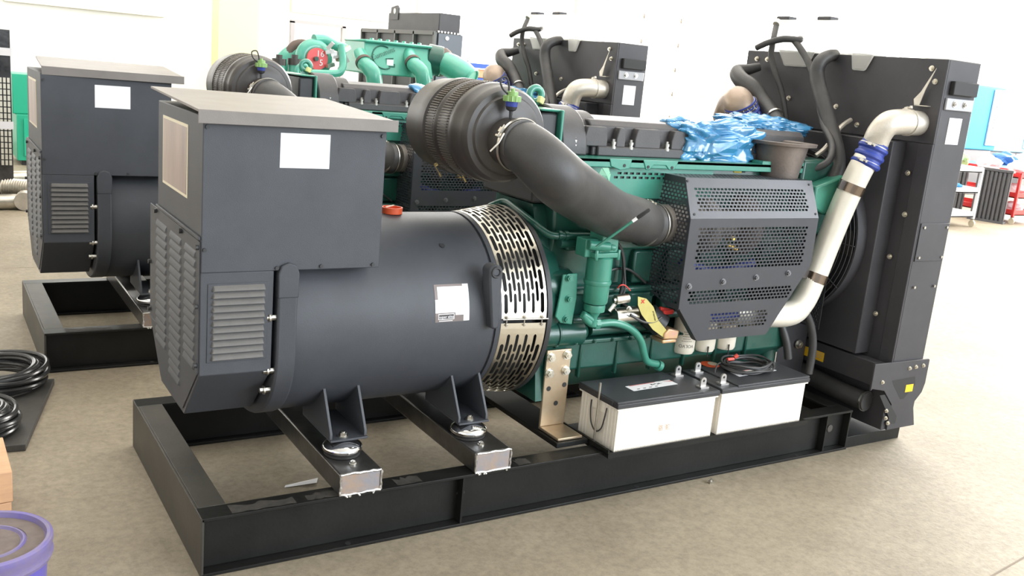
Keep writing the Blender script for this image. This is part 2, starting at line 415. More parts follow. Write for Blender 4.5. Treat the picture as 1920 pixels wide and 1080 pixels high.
# end face: perforated lower plate with bumps in three columns + slanted top seam
b=MB(); x=.022
ya=yN+.006; yb=yFar-.006
b.hexa([(x-.006,ya,.65),(x-.006,ya,.652),(x,ya,.652),(x,ya,.65),(x-.006,yb,.65),(x-.006,yb,.652),(x,yb,.652),(x,yb,.65)])
b.prism([(ya,.655),(.365,.46),(2*YC-.365,.46),(yb,.655),(yb,1.095),(ya,1.095)],'x',x-.004,x)
ep=b.build('end_plate',POWDER,eh,bevel=.002)
b=MB()
for ca_,cb_ in ((.20,.355),(.40,.575),(.625,.80)):
    z=1.06
    while z>.53+max(0,(.36-ca_))*.9+max(0,cb_-.72)*1.1:
        b.hexa([(x-.0105,ca_+.008,z-.026),(x-.0105,cb_-.006,z-.026),(x-.003,cb_,z-.028),(x-.003,ca_,z-.028),
                (x-.0085,ca_+.008,z-.014),(x-.0085,cb_-.006,z-.014),(x-.003,cb_-.004,z-.002),(x-.003,ca_+.006,z-.002)])
        z-=.0315
b.build('end_louver_slats',POWDER,eh,bevel=.0015)
bolts('end_plate_bolt',DARKP,eh,[(x-.006,y,z) for y,z in ((.172,1.075),(.40,1.085),(.80,1.085),(.172,.88),(.172,.68),(.9,.87),(.9,.68))],(-1,0,0),.0085,.009,False)
# --- terminal box
bx0,bx1,by0,by1=.022,.640,.158,.80
b=MB(); b.box(bx0,bx1,by0-.001,by1,.993,1.492)
tb=b.build('terminal_box',POWDER,G,bevel=.003)
# roof lid, high at the back, with a folded front lip
b=MB(); zf,zb=1.512,1.535
b.hexa([(0,.13,zf-.006),(.668,.13,zf-.012),(.668,.83,zb-.012),(0,.83,zb-.004),(0,.13,zf+.002),(.668,.13,zf-.004),(.668,.83,zb),(0,.83,zb+.004)])
b.box(.0,.668,.127,.131,zf-.040,zf)
b.box(.664,.668,.13,.83,zf-.03,zf-.004)
b.build('roof_lid',mat('dusty_lid_coat',(.20,.18,.165),.5,0,.1,6,.2,300),tb,bevel=.001)
b=MB(); b.face([(bx0+.01,by1-.02,1.5),(bx0,by0+.02,1.492),(bx0,by1-.02,1.492)]); b.free=0
b.bm.free()
b=MB(); b.box(.268,.437,by0-.0015,by0-.0002,1.338,1.451); b.build('white_sticker',WHITE,tb)
b=MB(); b.box(bx0-.002,bx0,.345,.715,1.205,1.447); ds=b.build('display_sticker',CREAM,tb)
b=MB(); b.box(bx0-.003,bx0-.002,.357,.703,1.215,1.437); b.build('film',FILM,ds)
bolts('cover_screw',DARKP,tb,[(xx,by0,z) for xx,z in ((.035,1.46),(.625,1.455),(.033,1.07),(.27,1.003),(.425,1.005),(.615,1.005))],(0,-1,0),.0065,.007,False)
b=MB(); b.prism([(bx0,1.108),(bx0,1.10),(bx0-.010,1.10),(bx0-.010,1.104)],'y',by0,by1+.08) if False else b.box(bx0-.009,bx0,by0+.004,by1,1.1,1.112); b.build('seam_strip',POWDER,tb,bevel=.002)
# --- drive-end adaptor and slotted guard
b=MB(); b.lathe((1.16,YC,ZC),(1,0,0),[(0,.32),(.0,.30),(.21,.33),(.215,.404),(.235,.406),(.24,.32)],64); ad=b.build('drive_end_adaptor',DARKP,G)
def rg(x): return RB+.004+(x-1.18)/(.187)*.030
def guard(a0,a1,name):
    mb=MB(); x0,x1=1.176,1.366; nc=9; e=.010; cw=(x1-x0-2*e)/nc; br=.0062
    def P(x,a,dr=0): return ring_pt(x,a,rg(x)+dr)
    def strip(xa,xb,aa,ab):
        n=max(1,int(abs(ab-aa)/3)+0)
        for k in range(n):
            p=aa+(ab-aa)*k/n; q2=aa+(ab-aa)*(k+1)/n
            mb.face([P(xa,p),P(xb,p),P(xb,q2),P(xa,q2)])
    strip(x0,x0+e,a0,a1); strip(x1-e,x1,a0,a1)
    for c in range(nc):
        xa=x0+e+c*cw
        if c: strip(xa-br/2,xa+br/2,a0,a1)
        sl,bg=11.8,1.2; a=a0+3.0+(c%2)*(sl+bg)/2; prev=a0
        xl=xa+(br/2 if c else 0); xr=xa+cw-(br/2 if c<nc-1 else 0)
        while a+sl<a1-2.2:
            strip(xl,xr,prev,a)
            # rounded slot ends
            h=(xr-xl)/2*.7; ca=1.0
            for s0,s1 in ((a,a+ca),(a+sl,a+sl-ca)):
                mb.face([P(xl,s0),P(xl+h,s0),P(xl,s1)]); mb.face([P(xr,s0),P(xr-h,s0),P(xr,s1)])
            prev=a+sl; a+=sl+bg
        strip(xl,xr,prev,a1)
    o=mb.build(name,STAIN,G,recalc=False); solid(o,.0025,0); return o
gd=guard(3.0,150,'slotted_guard'); guard(-80,.2,'slotted_guard')
b=MB()
for xx in (1.195,1.27,1.345):
    b=MB(); p=ring_pt(xx,1.6,rg(xx)+.006); b.cyl(p-Vector((0,0,.022)),p+Vector((0,0,.022)),.0025,n=8); b.cyl(p+Vector((0,0,.012)),p+Vector((0,0,.018)),.006,n=8); b.cyl(p-Vector((0,0,.018)),p-Vector((0,0,.012)),.006,n=8); b.build('guard_clasp',STEEL,gd)
MB().cyl(ring_pt(1.18,2.6,rg(1.18)+.005),ring_pt(1.372,2.6,rg(1.372)+.005),.003,n=8).build('guard_rod',STEEL,gd)
b=MB(); b.lathe((1.13,YC,ZC),(1,0,0),[(.0,.31),(.02,.34),(.2,.362),(.21,.3)],64); b.build('dark_backing_cone',INK,ad)  # black cone added inside the guard so its slots look dark
# lifting lug
b=MB()
def lugp(sz,sx,z):  # teardrop in (x,z)
    pts=[]
    for k in range(13): a=R(180-180*k/12); pts.append((1.112+.030*sx*math.cos(a),z+.028*sx*math.sin(a)))
    for k in range(7): a=R(0-180*k/6); pts.append((1.128+.017*sx*math.cos(a),z-.215+.012*sx*math.sin(a)))
    return pts
b.prism(lugp(1,1,.965),'y',.128,.19); lg=b.build('lifting_lug',POWDER,al,bevel=.008)
b=MB(); b.torus((1.112,.128,.965),(0,1,0),.018,.006,20,6); b.build('lug_eye',DARKP,al)
# nameplate on the curved body
np_=MB()
def cp(u,v,dr=.0015): # u metres from left, v degrees
    return ring_pt(.887+u,v,RB+dr)
def patch(mb,u0,u1,a0,a1,dr):
    n=6
    for k in range(n): mb.face([cp(u0,a0+(a1-a0)*k/n,dr),cp(u1,a0+(a1-a0)*k/n,dr),cp(u1,a0+(a1-a0)*(k+1)/n,dr),cp(u0,a0+(a1-a0)*(k+1)/n,dr)])
patch(np_,0,.145,3.4,25.4,.001); np_.mi=1; patch(np_,.012,.125,8.8,24.0,.0016); patch(np_,.120,.145,3.6,25.2,.002); patch(np_,0,.012,8.8,16.5,.0018); patch(np_,.085,.12,7.2,9.0,.0018)
np_.mi=2; patch(np_,.012,.08,4.9,8.2,.0022); np_.mi=3; patch(np_,.0145,.0775,5.25,7.85,.0028)
np_.mi=2
deg=lambda m_: math.degrees(m_/RB)
np_.text('super elite',.0145,lambda u,v:cp(.046+u,6.4+deg(v),.0034))
[patch(np_,.016+k*.0048,.0195+k*.0048,3.85,4.35,.0024) for k in range(12)]
np_.build('nameplate',[mat('brown_grey_plate',(.16,.13,.12),.45,.3),WHITE,WHITE,mat('dark_plate_ink',(.06,.05,.05),.5)],al,recalc=True)
# --- engine
EY=.56
b=MB()
b.prism([(.36,.42),(.33,.50),(.33,.60),(.38,.66),(.36,.95),(.34,1.05),(.36,1.38),(.80,1.38),(.84,1.05),(.80,.66),(.85,.5),(.80,.42)],'x',1.50,3.0)
en=b.build('engine_block',GREEN,G,bevel=.012)
b=MB(); b.lathe((1.385,EY,.77),(1,0,0),[(0,.36),(.012,.372),(.035,.372),(.04,.34),(.10,.31),(.14,.30)],48)
for a in range(0,360,24): 
    p=Vector((1.42,EY+.352*math.cos(R(a)),.77+.352*math.sin(R(a)))); b.hexbolt(p,(1,0,0),.009,.008)
b.prism([(.26,.36),(.30,.60),(.34,.95),(.42,1.18),(.70,1.18),(.78,.95),(.84,.6),(.84,.36)],'x',1.44,1.52)
b.build('flywheel_housing',GREEN,en,bevel=.008)
b=MB(); b.prism([(.36,.42),(.40,.36),(.74,.36),(.80,.42),(.84,.60),(.28,.60),(.285,.48)],'x',1.47,2.95)
for x in (1.66,1.86,2.06,2.26,2.46,2.66): b.box(x,x+.012,.272,.30,.44,.60)
b.box(1.47,2.95,.262,.30,.595,.617)
pan=b.build('oil_pan',GREEN,en,bevel=.006)
bolts('pan_bolt',GREEN,en,[(1.52+k*.1,.262,.606) for k in range(14)],(0,-1,0),.0075,.007)
# side details: casting ribs, cover plates, starter motor
b=MB(); b.cyl((1.44,.298,.645),(1.66,.298,.645),.058,n=28); b.cyl((1.66,.298,.645),(1.69,.298,.645),.045,.03,n=28); b.cyl((1.52,.298,.645),(1.53,.298,.645),.063,n=28)
b.build('starter_motor',GREEN,en,bevel=.003)
b=MB(); b.cyl((1.44,.325,.85),(1.58,.325,.85),.075,n=28); b.cyl((1.58,.325,.85),(1.60,.325,.85),.06,n=28); b.build('accessory_drive',GREEN,en,bevel=.003)
for x in (1.74,1.92,2.12,2.32,2.52,2.72):
    MB().box(x,x+.15,.315,.36,.67,.80).build('side_cover',GREEN,en,bevel=.01); MB().box(x+.02,x+.13,.325,.37,.84,.99).build('side_cover',GREEN,en,bevel=.01)
MB().box(1.55,2.95,.30,.36,1.0,1.05).build('casting_rib',GREEN,en,bevel=.01); MB().box(1.55,2.9,.31,.36,.80,.83).build('casting_rib',GREEN,en,bevel=.01)
bolts('side_cover_bolt',GREEN,en,[(x+dx,.315,z) for x in (1.74,1.92,2.12) for dx in (.012,.138) for z in (.682,.788)],(0,-1,0),.007,.006)
# fuel rail, lower pipes
MB().cyl((1.60,.285,.70),(2.25,.285,.70),.020,n=14).build('oil_gallery_pipe',GREEN,en); MB().cyl((1.7,.28,.655),(2.1,.28,.655),.026,n=14).build('oil_gallery_pipe',GREEN,en)
# side panel above with slots
mb=MB(); fn=lambda u,v: Vector((u,.335,v))
perf(mb,fn,0,0,bands(1.22,1.375,[(1.305,1.345,1.78,2.15)],.010,.008),.022,.012,edge=lambda v:(1.55,2.35))
o=mb.build('slotted_side_panel',GREENL,en,recalc=False); solid(o,.004,0)
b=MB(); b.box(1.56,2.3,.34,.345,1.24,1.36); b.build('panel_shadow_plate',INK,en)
b=MB(); b.box(1.52,2.9,.30,.80,1.375,1.392); b.box(1.52,2.9,.30,.312,1.355,1.392)
b.prism([(1.72,1.392),(1.84,1.392),(1.83,1.352),(1.78,1.345),(1.73,1.36)],'y',.296,.304); b.prism([(1.90,1.392),(2.10,1.392),(2.08,1.352),(2.05,1.352),(2.03,1.37),(1.96,1.37),(1.94,1.35),(1.92,1.35)],'y',.296,.304)
b.build('cylinder_head_rail',GREENL,en,bevel=.003)
bolts('bracket_bolt_hole',INK,en,[(x,.3,z) for x,z in ((1.80,1.365),(1.93,1.362),(2.065,1.362))],(0,-1,0),.007,.006,False)
# rocker cover (three stepped bays and a rounded timing end)
b=MB()
z0=1.392; prof=[(.40,z0),(.40,1.43),(.425,1.44),(.425,1.515),(.450,1.540),(.68,1.550),(.715,1.52),(.715,z0)]
b.prism(prof,'x',1.70,3.02)
rc=b.build('rocker_cover',COVER,G,bevel=.006)
b=MB(); pts=[(.38,z0)]
for k in range(17): a=R(180-180*k/16); pts.append((.56+.18*math.cos(a),1.42+.168*math.sin(a)))
pts.append((.74,z0)); b.prism(pts,'x',1.53,1.66)
pts=[(.42,z0)]
for k in range(17): a=R(180-180*k/16); pts.append((.57+.15*math.cos(a),1.42+.15*math.sin(a)))
pts.append((.72,z0)); b.prism(pts,'x',1.66,1.76)
b.build('timing_end_cover',COVER,rc,bevel=.008)
b=MB(); b.box(1.528,1.53,.44,.47,1.48,1.545); b.build('small_tag',WHITE,rc)
for pa,pb in ((1098,1141),(1158,1175),(1193,1241),(1262,1320),(1332,1345),(1360,1420)):
    xa,xb=at(pa,245,'y',.392).x,at(pb,245,'y',.392).x
    MB().prism([(xa,1.432),(xb,1.432),(xb,1.47),(xb-.012,1.515),(xa+.012,1.515),(xa,1.47)],'y',.390,.43).build('cover_bay',COVER,rc,bevel=.004)
MB().box(1.72,3.02,.385,.42,z0,1.434).build('cover_rim',COVER,rc,bevel=.006)
for x in [at(px,268,'y',.395).x for px in (1077,1150,1183,1251)]+[2.5,2.62]:
    b=MB(); y=.395; b.cyl((x,y,1.425),(x,y,1.436),.014,n=14); b.cyl((x,y,1.436),(x,y,1.444),.010,n=14); b.cyl((x,y,1.444),(x,y,1.455),.0125,n=14); b.cyl((x,y,1.455),(x,y,1.466),.008,n=6)
    b.build('cover_bolt',STEEL,rc)
b=MB(); b.box(1.49,1.503,.345,.80,1.20,1.575); b.box(1.40,1.503,.36,.80,1.565,1.575); b.build('front_plate',GREENL,en,bevel=.006)
b=MB(); b.box(1.40,1.489,.37,.78,1.19,1.56); b.build('gear_case',DARKP,en,bevel=.01)
def eye(o,R1,r,d=(0,-1,0),th=.02):
    b=MB(); o=Vector(o); b.torus(o,d,R1,r,28,10); b.box(o.x-R1*.9,o.x+R1*.9,o.y-r*.8,o.y+r*.8,o.z-R1-.08,o.z-R1*.75); return b
eye((1.518,.60,1.60+.02),.030,.015).build('lifting_eye',GREENL,en)
b=MB(); b.obox(at(1014,188,'y',.56),(1,.3,-.4),.03,.02,.03); b.build('yellow_plug',mat('pale_yellow_plastic',(.6,.62,.25),.5),en,bevel=.004)
# upper coolant tube and hose
tp=lambda L_,y: [at(px,py,'y',y+dy) for px,py,dy in L_]
b=MB(); b.tube(tp([(918,388,.30),(945,378,.26),(965,390,.18),(1000,418,.04),(1030,440,-.01),(1062,442,-.02),(1110,443,-.02),(1135,450,-.02)],.31),.016,n=12); b.build('upper_coolant_tube',GREEN,en)
b=MB(); 
for px,py in ((1048,441),(1060,442)): 
    p=at(px,py,'y',.292); b.cyl(p-Vector((.008,0,0)),p+Vector((.008,0,0)),.021,n=16)
p=at(1048,455,'y',.30); b.cyl(p,p+Vector((.14,0,0)),.022,n=16)
b.build('tube_fittings',GREEN,en)
# --- fuel priming pump
PX,PY=1.652,.20
b=MB(); b.lathe((PX,PY,.795),(0,0,1),[(0,.03),(.005,.048),(.012,.052),(.085,.0535),(.087,.057),(.097,.059),(.105,.057),(.107,.054),(.20,.054),(.205,.048)],36)
pp=b.build('fuel_primer_pump',GREENL,G)
mg=mat('mid_green_paint',(.045,.235,.165),.34,0,.12,9,.2,60,coat=.3)
pp.data.materials[0]=mg
b=MB(); b.box(PX-.065,PX+.065,PY-.05,PY+.06,1.0,1.022); b.prism([(PX-.045,1.022),(PX+.055,1.022),(PX+.052,1.085),(PX+.03,1.112),(PX-.005,1.125),(PX-.028,1.12),(PX-.03,1.06)],'y',PY-.045,PY+.05)
b.cyl((PX-.09,PY-.03,1.055),(PX+.0,PY-.055,1.048),.021,n=20); b.cyl((PX-.0,PY-.055,1.048),(PX+.025,PY-.06,1.046),.014,n=6); b.cyl((PX+.06,PY,1.078),(PX+.11,PY,1.082),.012,n=8); b.box(PX-.095,PX-.03,PY-.02,PY+.05,1.0,1.075)
for dx,dy in ((-.055,-.045),(.058,-.045)): b.cyl((PX+dx,PY+dy,.99),(PX+dx,PY+dy,1.035),.009,n=6)
b.build('pump_head',mg,pp,bevel=.004)
a0=at(1117,464,'y',.085); a1=at(1186,415,'y',.0)
b=MB(); b.tube([a0,a1],.0058,n=10,res=1); lv_=b.build('priming_lever',mg,pp)
d_=(a1-a0).normalized(); b=MB(); b.tube([a1+d_*.0,a1+d_*.022],.0065,n=10,res=1); b.build('white_collar',WHITE,lv_)
b=MB(); b.tube([a1+d_*.022,a1+d_*.035,a1+d_*.075,a1+d_*.082],[.007,.0085,.0078,.005],n=10,res=1); b.build('lever_grip',INK,lv_)
b=MB(); b.lathe((PX,PY,.795),(0,0,-1),[(0,.044),(.012,.046),(.03,.044),(.034,.030),(.055,.018),(.07,.017),(.075,.022),(.095,.022),(.1,.018)],18); b.build('bowl_outlet',mg,pp)
ps=[(PX,PY,.72),at(1094,590,'y',PY),at(1104,603,'y',PY),at(1118,607,'y',PY),at(1150,605,'y',PY),at(1180,615,'y',PY),at(1200,636,'y',PY),at(1208,665,'y',PY+.01),at(1214,678,'y',PY+.02),at(1232,683,'y',PY+.03)]
b=MB(); b.tube(ps,.0165,n=14); 
p=at(1118,607,'y',PY); b.cyl(p-Vector((.012,0,0)),p+Vector((.012,0,0)),.024,n=6)
p=at(1232,684,'y',PY+.03); b.cyl(p,p+Vector((.02,0,-.01)),.024,n=14)
b.build('fuel_pipe',mg,pp)
b=MB(); q0=at(1060,515,'y',.235); z_b=at(1060,605,'y',.235).z
b.prism([(q0.x-.012,q0.z),(q0.x+.06,q0.z+.005),(q0.x+.07,q0.z-.1),(q0.x+.06,z_b-.01),(q0.x-.0,z_b),(q0.x-.03,z_b+.03),(q0.x-.02,q0.z-.1)],'y',.232,.242)
b.build('pump_bracket',mg,pp,bevel=.004)
for px,py in ((1066,521),(1066,560),(1061,598)):
    MB().hexbolt(at(px,py,'y',.232),(0,-1,0),.013,.012).build('bracket_bolt',mg,pp)
# --- starter solenoid / sensors (bare metal)
b=MB(); b.cyl((1.79,.235,.72),(1.90,.225,.728),.037,n=26); b.cyl((1.76,.24,.745),(1.80,.235,.80),.014,n=14)
b.cyl((1.775,.22,.80),(1.84,.215,.806),.021,n=22); b.cyl((1.765,.222,.797),(1.777,.22,.80),.014,n=8); b.hexbolt((1.83,.19,.765),(0,-1,0),.01,.01)
so=b.build('starter_solenoid',mat('brushed_nickel',(.72,.69,.62),.28,1,.1,20),en,bevel=.002)
MB().cyl((1.90,.225,.728),(1.935,.222,.732),.034,n=22).build('solenoid_cap',DARKP,so)
b=MB(); b.tube([at(1182,590,'y',.18),at(1205,603,'y',.17),at(1225,604,'y',.17),at(1240,595,'y',.17)],.006,n=8); b.tube([at(1170,500,'y',.28),at(1172,540,'y',.26),at(1165,565,'y',.24),at(1185,578,'y',.2)],.005,n=8)
b.tube([at(1120,452,'y',.29),at(1155,455,'y',.29),at(1168,480,'y',.29),at(1169,520,'y',.29),at(1163,552,'y',.28)],.008,n=8)
b.tube([at(1130,520,'y',.3),at(1150,505,'y',.31),at(1180,506,'y',.31),at(1210,530,'y',.31)],.006,n=8)
b.build('wiring_harness',RUBBER,en)
b=MB(); b.tube([at(1158,540,'y',.22),at(1163,535,'y',.21),at(1172,535,'y',.21),at(1182,545,'y',.21)],.003,n=6); b.build('red_wire',REDI,en)
b=MB(); b.tube([at(1215,590,'y',.25),at(1240,610,'y',.22)],.055,n=18,res=1); b.build('electrical_box',DARKP,en)
b=MB(); p=at(1245,590,'y',.22); b.box(p.x-.02,p.x+.035,p.y-.02,p.y+.02,p.z+.005,p.z+.025); b.cyl((p.x,p.y,p.z-.03),(p.x,p.y,p.z+.01),.015,n=14); b.cyl((p.x-.03,p.y,p.z+.03),(p.x+.05,p.y-.0,p.z+.012),.010,n=10); b.build('red_valve_handle',REDI,en,bevel=.003)
b=MB(); p=at(1250,628,'y',.19); b.box(p.x-.045,p.x+.035,p.y-.03,p.y+.05,p.z-.03,p.z-.012); b.prism([(p.x-.045,p.z-.008),(p.x+.035,p.z-.012),(p.x+.04,p.z+.028),(p.x-.02,p.z+.04),(p.x-.04,p.z+.02)],'y',p.y-.035,p.y+.05); b.build('gold_plated_bracket',mat('gold_zinc',(.66,.46,.17),.36,.7,0,18,color2=(.62,.38,.34)),en,bevel=.005)
# --- spin-on filters
def filt(x,y,z0,lab):
    b=MB(); b.lathe((x,y,z0),(0,0,1),[(0,.035),(.004,.048),(.016,.0535),(.05,.054),(.22,.054),(.235,.05)],40)
    if lab:
        b.mi=1
        F_=lambda u,v:Vector((x-.0548*math.sin(-(u/.054)+R(lab[1])) ,y-.0548*math.cos(-(u/.054)+R(lab[1])),z0+.045-v))
        # upside-down lettering: rotate 180 degrees
        b.text(lab[0],.022,lambda u,v:F_(-u,v))
        for k in range(5):
            wl=[.05,.038,.045,.03,.04][k]
            for s_ in range(6):
                u0=-wl/2+wl*s_/6; b.face([F_(u0,-.022-k*.011),F_(u0+wl/9,-.022-k*.011),F_(u0+wl/9,-.0245-k*.011),F_(u0,-.0245-k*.011)])
    return b
for x,lab in ((2.262,('VOLVO',26)),(2.392,None),(2.525,None)):
    b=filt(x,.285,.505,lab); o=b.build('spin_on_filter',[mat('white_filter_paint',(.80,.73,.60),.35,coat=.3),INK],G)
    if not lab:
        b=MB(); 
        for k in range(1): b.cyl((x-.02,.231,.54),(x-.02,.2305,.49),.003,n=6)
        b.build('seam_mark',INK,o)
MB().box(2.2,2.62,.25,.36,.72,.76).build('filter_head',GREEN,en,bevel=.01)
# --- mesh heat shield around the turbo
SH=MB()
yb_=.20; ym=.115; xl=2.045; xr=2.845
def edge_main(z):
    if z>.945: rr=xr+.0*(z-.945)
    else: rr=xr-(.945-z)/(.945-.615)*(xr-2.61)
    if z<.775: ll=xl+(.775-z)/(.775-.62)*(2.175-xl)
    else: ll=xl
    return ll,rr
def fm(u,v): return Vector((u,ym,v))
rows=bands(.617,1.168,[(.665,.745,2.24,2.60),(.790,.855,2.09,2.74),(.945,1.135,2.10,2.79)],.0098,.0060)
# break outline at the corners so that the edges are exact
rr=[]
for v0,v1,h in rows:
    cuts=[c for c in (.775,.945) if v0<c-1e-5 and v1>c+1e-5]
    for c in cuts: rr.append((v0,c,h)); v0=c
    rr.append((v0,v1,h))
perf(SH,fm,0,0,rr,.0158,.0064,edge=edge_main)
sh=SH.build('heat_shield',SHIELD,G,recalc=False); solid(sh,.0022,0)
def shp(name,fn,rows,edge,m=SHIELD,hw=.0158,gp=.0064):
    mb=MB(); perf(mb,fn,0,0,rows,hw,gp,edge=edge); o=mb.build(name,m,sh,recalc=False); solid(o,.0022,0); return o
# bevel: v 0..1 from main top to top front edge
bl=math.hypot(1.332-1.168,yb_-ym)
fb=lambda u,v: Vector((u,ym+(yb_-ym)*v/bl,1.168+(1.332-1.168)*v/bl))
shp('upper_bevel',fb,bands(0,bl,[(.035,.152,2.10,2.80)],.0098,.0060),lambda v:(xl+.018*v/bl,xr+.012*v/bl))
ft_=lambda u,v: Vector((u,yb_+v,1.332))
shp('top_panel',ft_,bands(0,.30,[(.012,.20,2.10,2.82)],.0098,.0060),lambda v:(2.063,2.857))
# left side (x=xl): v=z, u=y
def edge_left(z):
    top=yb_ if z>1.332-1e-6 else (ym if z<1.168 else ym+(z-1.168)/(1.332-1.168)*(yb_-ym))
    far=.50
    if z<1.0: far=.50+(1.0-z)*.2
    if z<.87: far=.526-(.87-z)*3.2
    return top,max(far,top+.01)
# hole for the turbo inlet hose near z 1.13, y .24
def fl_(u,v): return Vector((xl+(.018*(v-1.168)/(.164) if v>1.168 else 0),u,v))
def edge2(z):
    a,b_=edge_left(z); return a,b_
rws=[]
for r_ in bands(.765,1.332,[(.79,1.31,.13,.49)],.0098,.0060): rws.append(r_)
shp('left_side_panel',fl_,rws,edge_left)
def edge_right(z): 
    a,b_=edge_left(max(z,.9)); return a,.5
fr_=lambda u,v: Vector(((xr+.012*(v-1.168)/.164 if v>1.168 else edge_main(v)[1]),u,v))
shp('right_side_panel',fr_,bands(.617,1.332,[(.96,1.3,.14,.48)],.0098,.0060),edge_right)
b=MB(); pt=[(2.045,.775),(2.175,.617)]
b.hexa([(2.045,ym,.775),(2.178,ym,.617),(2.178,ym+.035,.617),(2.045,ym+.035,.775),(2.049,ym,.779),(2.182,ym,.621),(2.182,ym+.035,.621),(2.049,ym+.035,.779)])
b.box(2.178,2.61,ym,ym+.03,.616,.619); b.build('folded_edge',SHIELD,sh)
bolts('shield_bolt',mat('grey_bolt',(.2,.2,.21),.4,.7),sh,[at(px,py,'y',ym-.001) for px,py in ((1291,537),(1355,528),(1417,520),(1477,512))],(0,-1,0),.011,.009)
bolts('shield_rivet',INK,sh,[fb(u,v) for u,v in ((2.07,.02),(2.07,.17),(2.83,.02),(2.83,.165))],(0,-.88,.47),.0055,.004,False)
# turbo inside: green volute, exhaust manifold, glimpses of brass
b=MB(); b.torus((2.32,.34,1.10),(1,0,0),.085,.05,28,12); b.cyl((2.0,.27,1.12),(2.32,.33,1.11),.085,n=24); b.cyl((2.32,.34,1.1),(2.62,.34,1.1),.075,n=24)
tu=b.build('turbocharger',mat('dull_cast_metal',(.30,.27,.24),.5,.5,.3,9,.4,60),G)
MB().torus((2.56,.34,1.10),(1,0,0),.095,.055,28,12).build('turbine_housing',CAST,tu)
b=MB(); b.cyl((2.42,.25,1.02),(2.46,.23,1.0),.015,n=10); b.cyl((2.40,.24,1.05),(2.40,.2,1.06),.012,n=6); b.build('brass_fitting',mat('brass',(.7,.45,.1),.3,.9),tu)
b=MB(); b.tube([(2.15,.25,.95),(2.35,.23,.90),(2.6,.25,.93)],.022,n=12); b.tube([(2.25,.22,.70),(2.4,.2,.695),(2.6,.22,.71)],.025,n=12); b.build('blue_hose',BLUES,tu)
# exhaust outlet elbow with flange
EX,EYY=2.775,.345
b=MB(); b.lathe((EX,EYY,1.315),(0,0,1),[(0,.090),(.006,.096),(.03,.100),(.09,.112),(.14,.122),(.166,.127),(.170,.163),(.184,.166),(.185,.132),(.180,.122),(.10,.10),(.02,.085)],48)
ex=b.build('exhaust_outlet',CAST,G)
# --- air filter (axis across the set)
AX,AZ=1.115,1.478
b=MB()
pr=[(0,.06),(.0,.115),(.004,.122),(.006,.140),(.016,.146),(.018,.165),(.035,.176),(.05,.178),(.095,.180),(.10,.184),(.13,.187),(.135,.183),(.2,.183),(.23,.183),(.235,.187),(.25,.187),(.255,.181),(.30,.181),(.33,.181),(.335,.189),(.37,.190),(.40,.185),(.50,.18),(.51,.15)]
b.lathe((AX,.13,AZ),(0,1,0),pr,72); af=b.build('air_filter',PLASTIC,G,angle=50)
# fluted sleeves
for ya_,yb2 in ((.275,.345),(.385,.445)):
    b=MB(); n=110
    for k in range(n):
        a=2*PI*k/n; e=Vector((math.cos(a),0,math.sin(a))); t=Vector((-math.sin(a),0,math.cos(a)))
        c=Vector((AX,0,AZ))+e*.1855
        P=[c-t*.0022-e*.004,c+t*.0022-e*.004,c+t*.0014+e*.003,c-t*.0014+e*.003]
        b.hexa([Vector((p.x,ya_,p.z)) for p in P]+[Vector((p.x,yb2,p.z)) for p in P])
    b.build('filter_fins',mat('worn_black_plastic',(.13,.11,.09),.45),af)
b=MB(); b.cyl((AX-.003,.02,AZ-.02),(AX-.003,.14,AZ-.02),.088,n=36); b.build('outlet_neck',PLASTIC,af)
for px,py in ((815,310),(862,320)):
    p=at(px,py,'y',.42 if px<840 else .33); b=MB(); b.cyl(p,p+Vector((.010,0,.006)),.007,n=8); b.cyl(p,p+Vector((.022,-.005,-.032)),.0018,n=8); b.cyl(p+Vector((.019,-.005,-.028)),p+Vector((.027,-.008,-.042)),.004,n=8)
    b.build('filter_strap_screw',mat('yellow_zinc',(.62,.50,.24),.35,.8),af)
# restriction indicator
p=Vector((AX+.045,.075,AZ+.075)); p=at(957,222,'y',.09)
b=MB(); b.lathe(p-Vector((0,0,.02)),(0,0,1),[(0,.004),(.045,.007),(.05,.017),(.062,.022)],20); ri=b.build('restriction_indicator',DARKP,G)
b=MB(); b.lathe(p+Vector((0,0,.042)),(0,0,1),[(0,.020),(.018,.023)],20); b.build('blue_band',BLUES,ri)
b=MB(); b.lathe(p+Vector((0,0,.060)),(0,0,1),[(0,.030),(.02,.031),(.022,.021),(.036,.020),(.037,.008),(.046,.007)],22)
for k in range(12): a=2*PI*k/12; b.box(p.x+.029*math.cos(a)-.003,p.x+.029*math.cos(a)+.003,p.y+.029*math.sin(a)-.003,p.y+.029*math.sin(a)+.003,p.z+.061,p.z+.08)
b.build('lime_cap',LIME,ri)
q_=p+Vector((0,0,.085))
b=MB(); b.tube([q_+Vector((-.02,0,0)),q_+Vector((-.045,0,.02)),q_+Vector((-.05,.01,.05)),q_+Vector((-.025,.01,.058)),q_+Vector((-.012,.01,.03)),q_+Vector((-.012,.01,.0))],.0035,n=8); b.build('cap_tether',INK,ri)
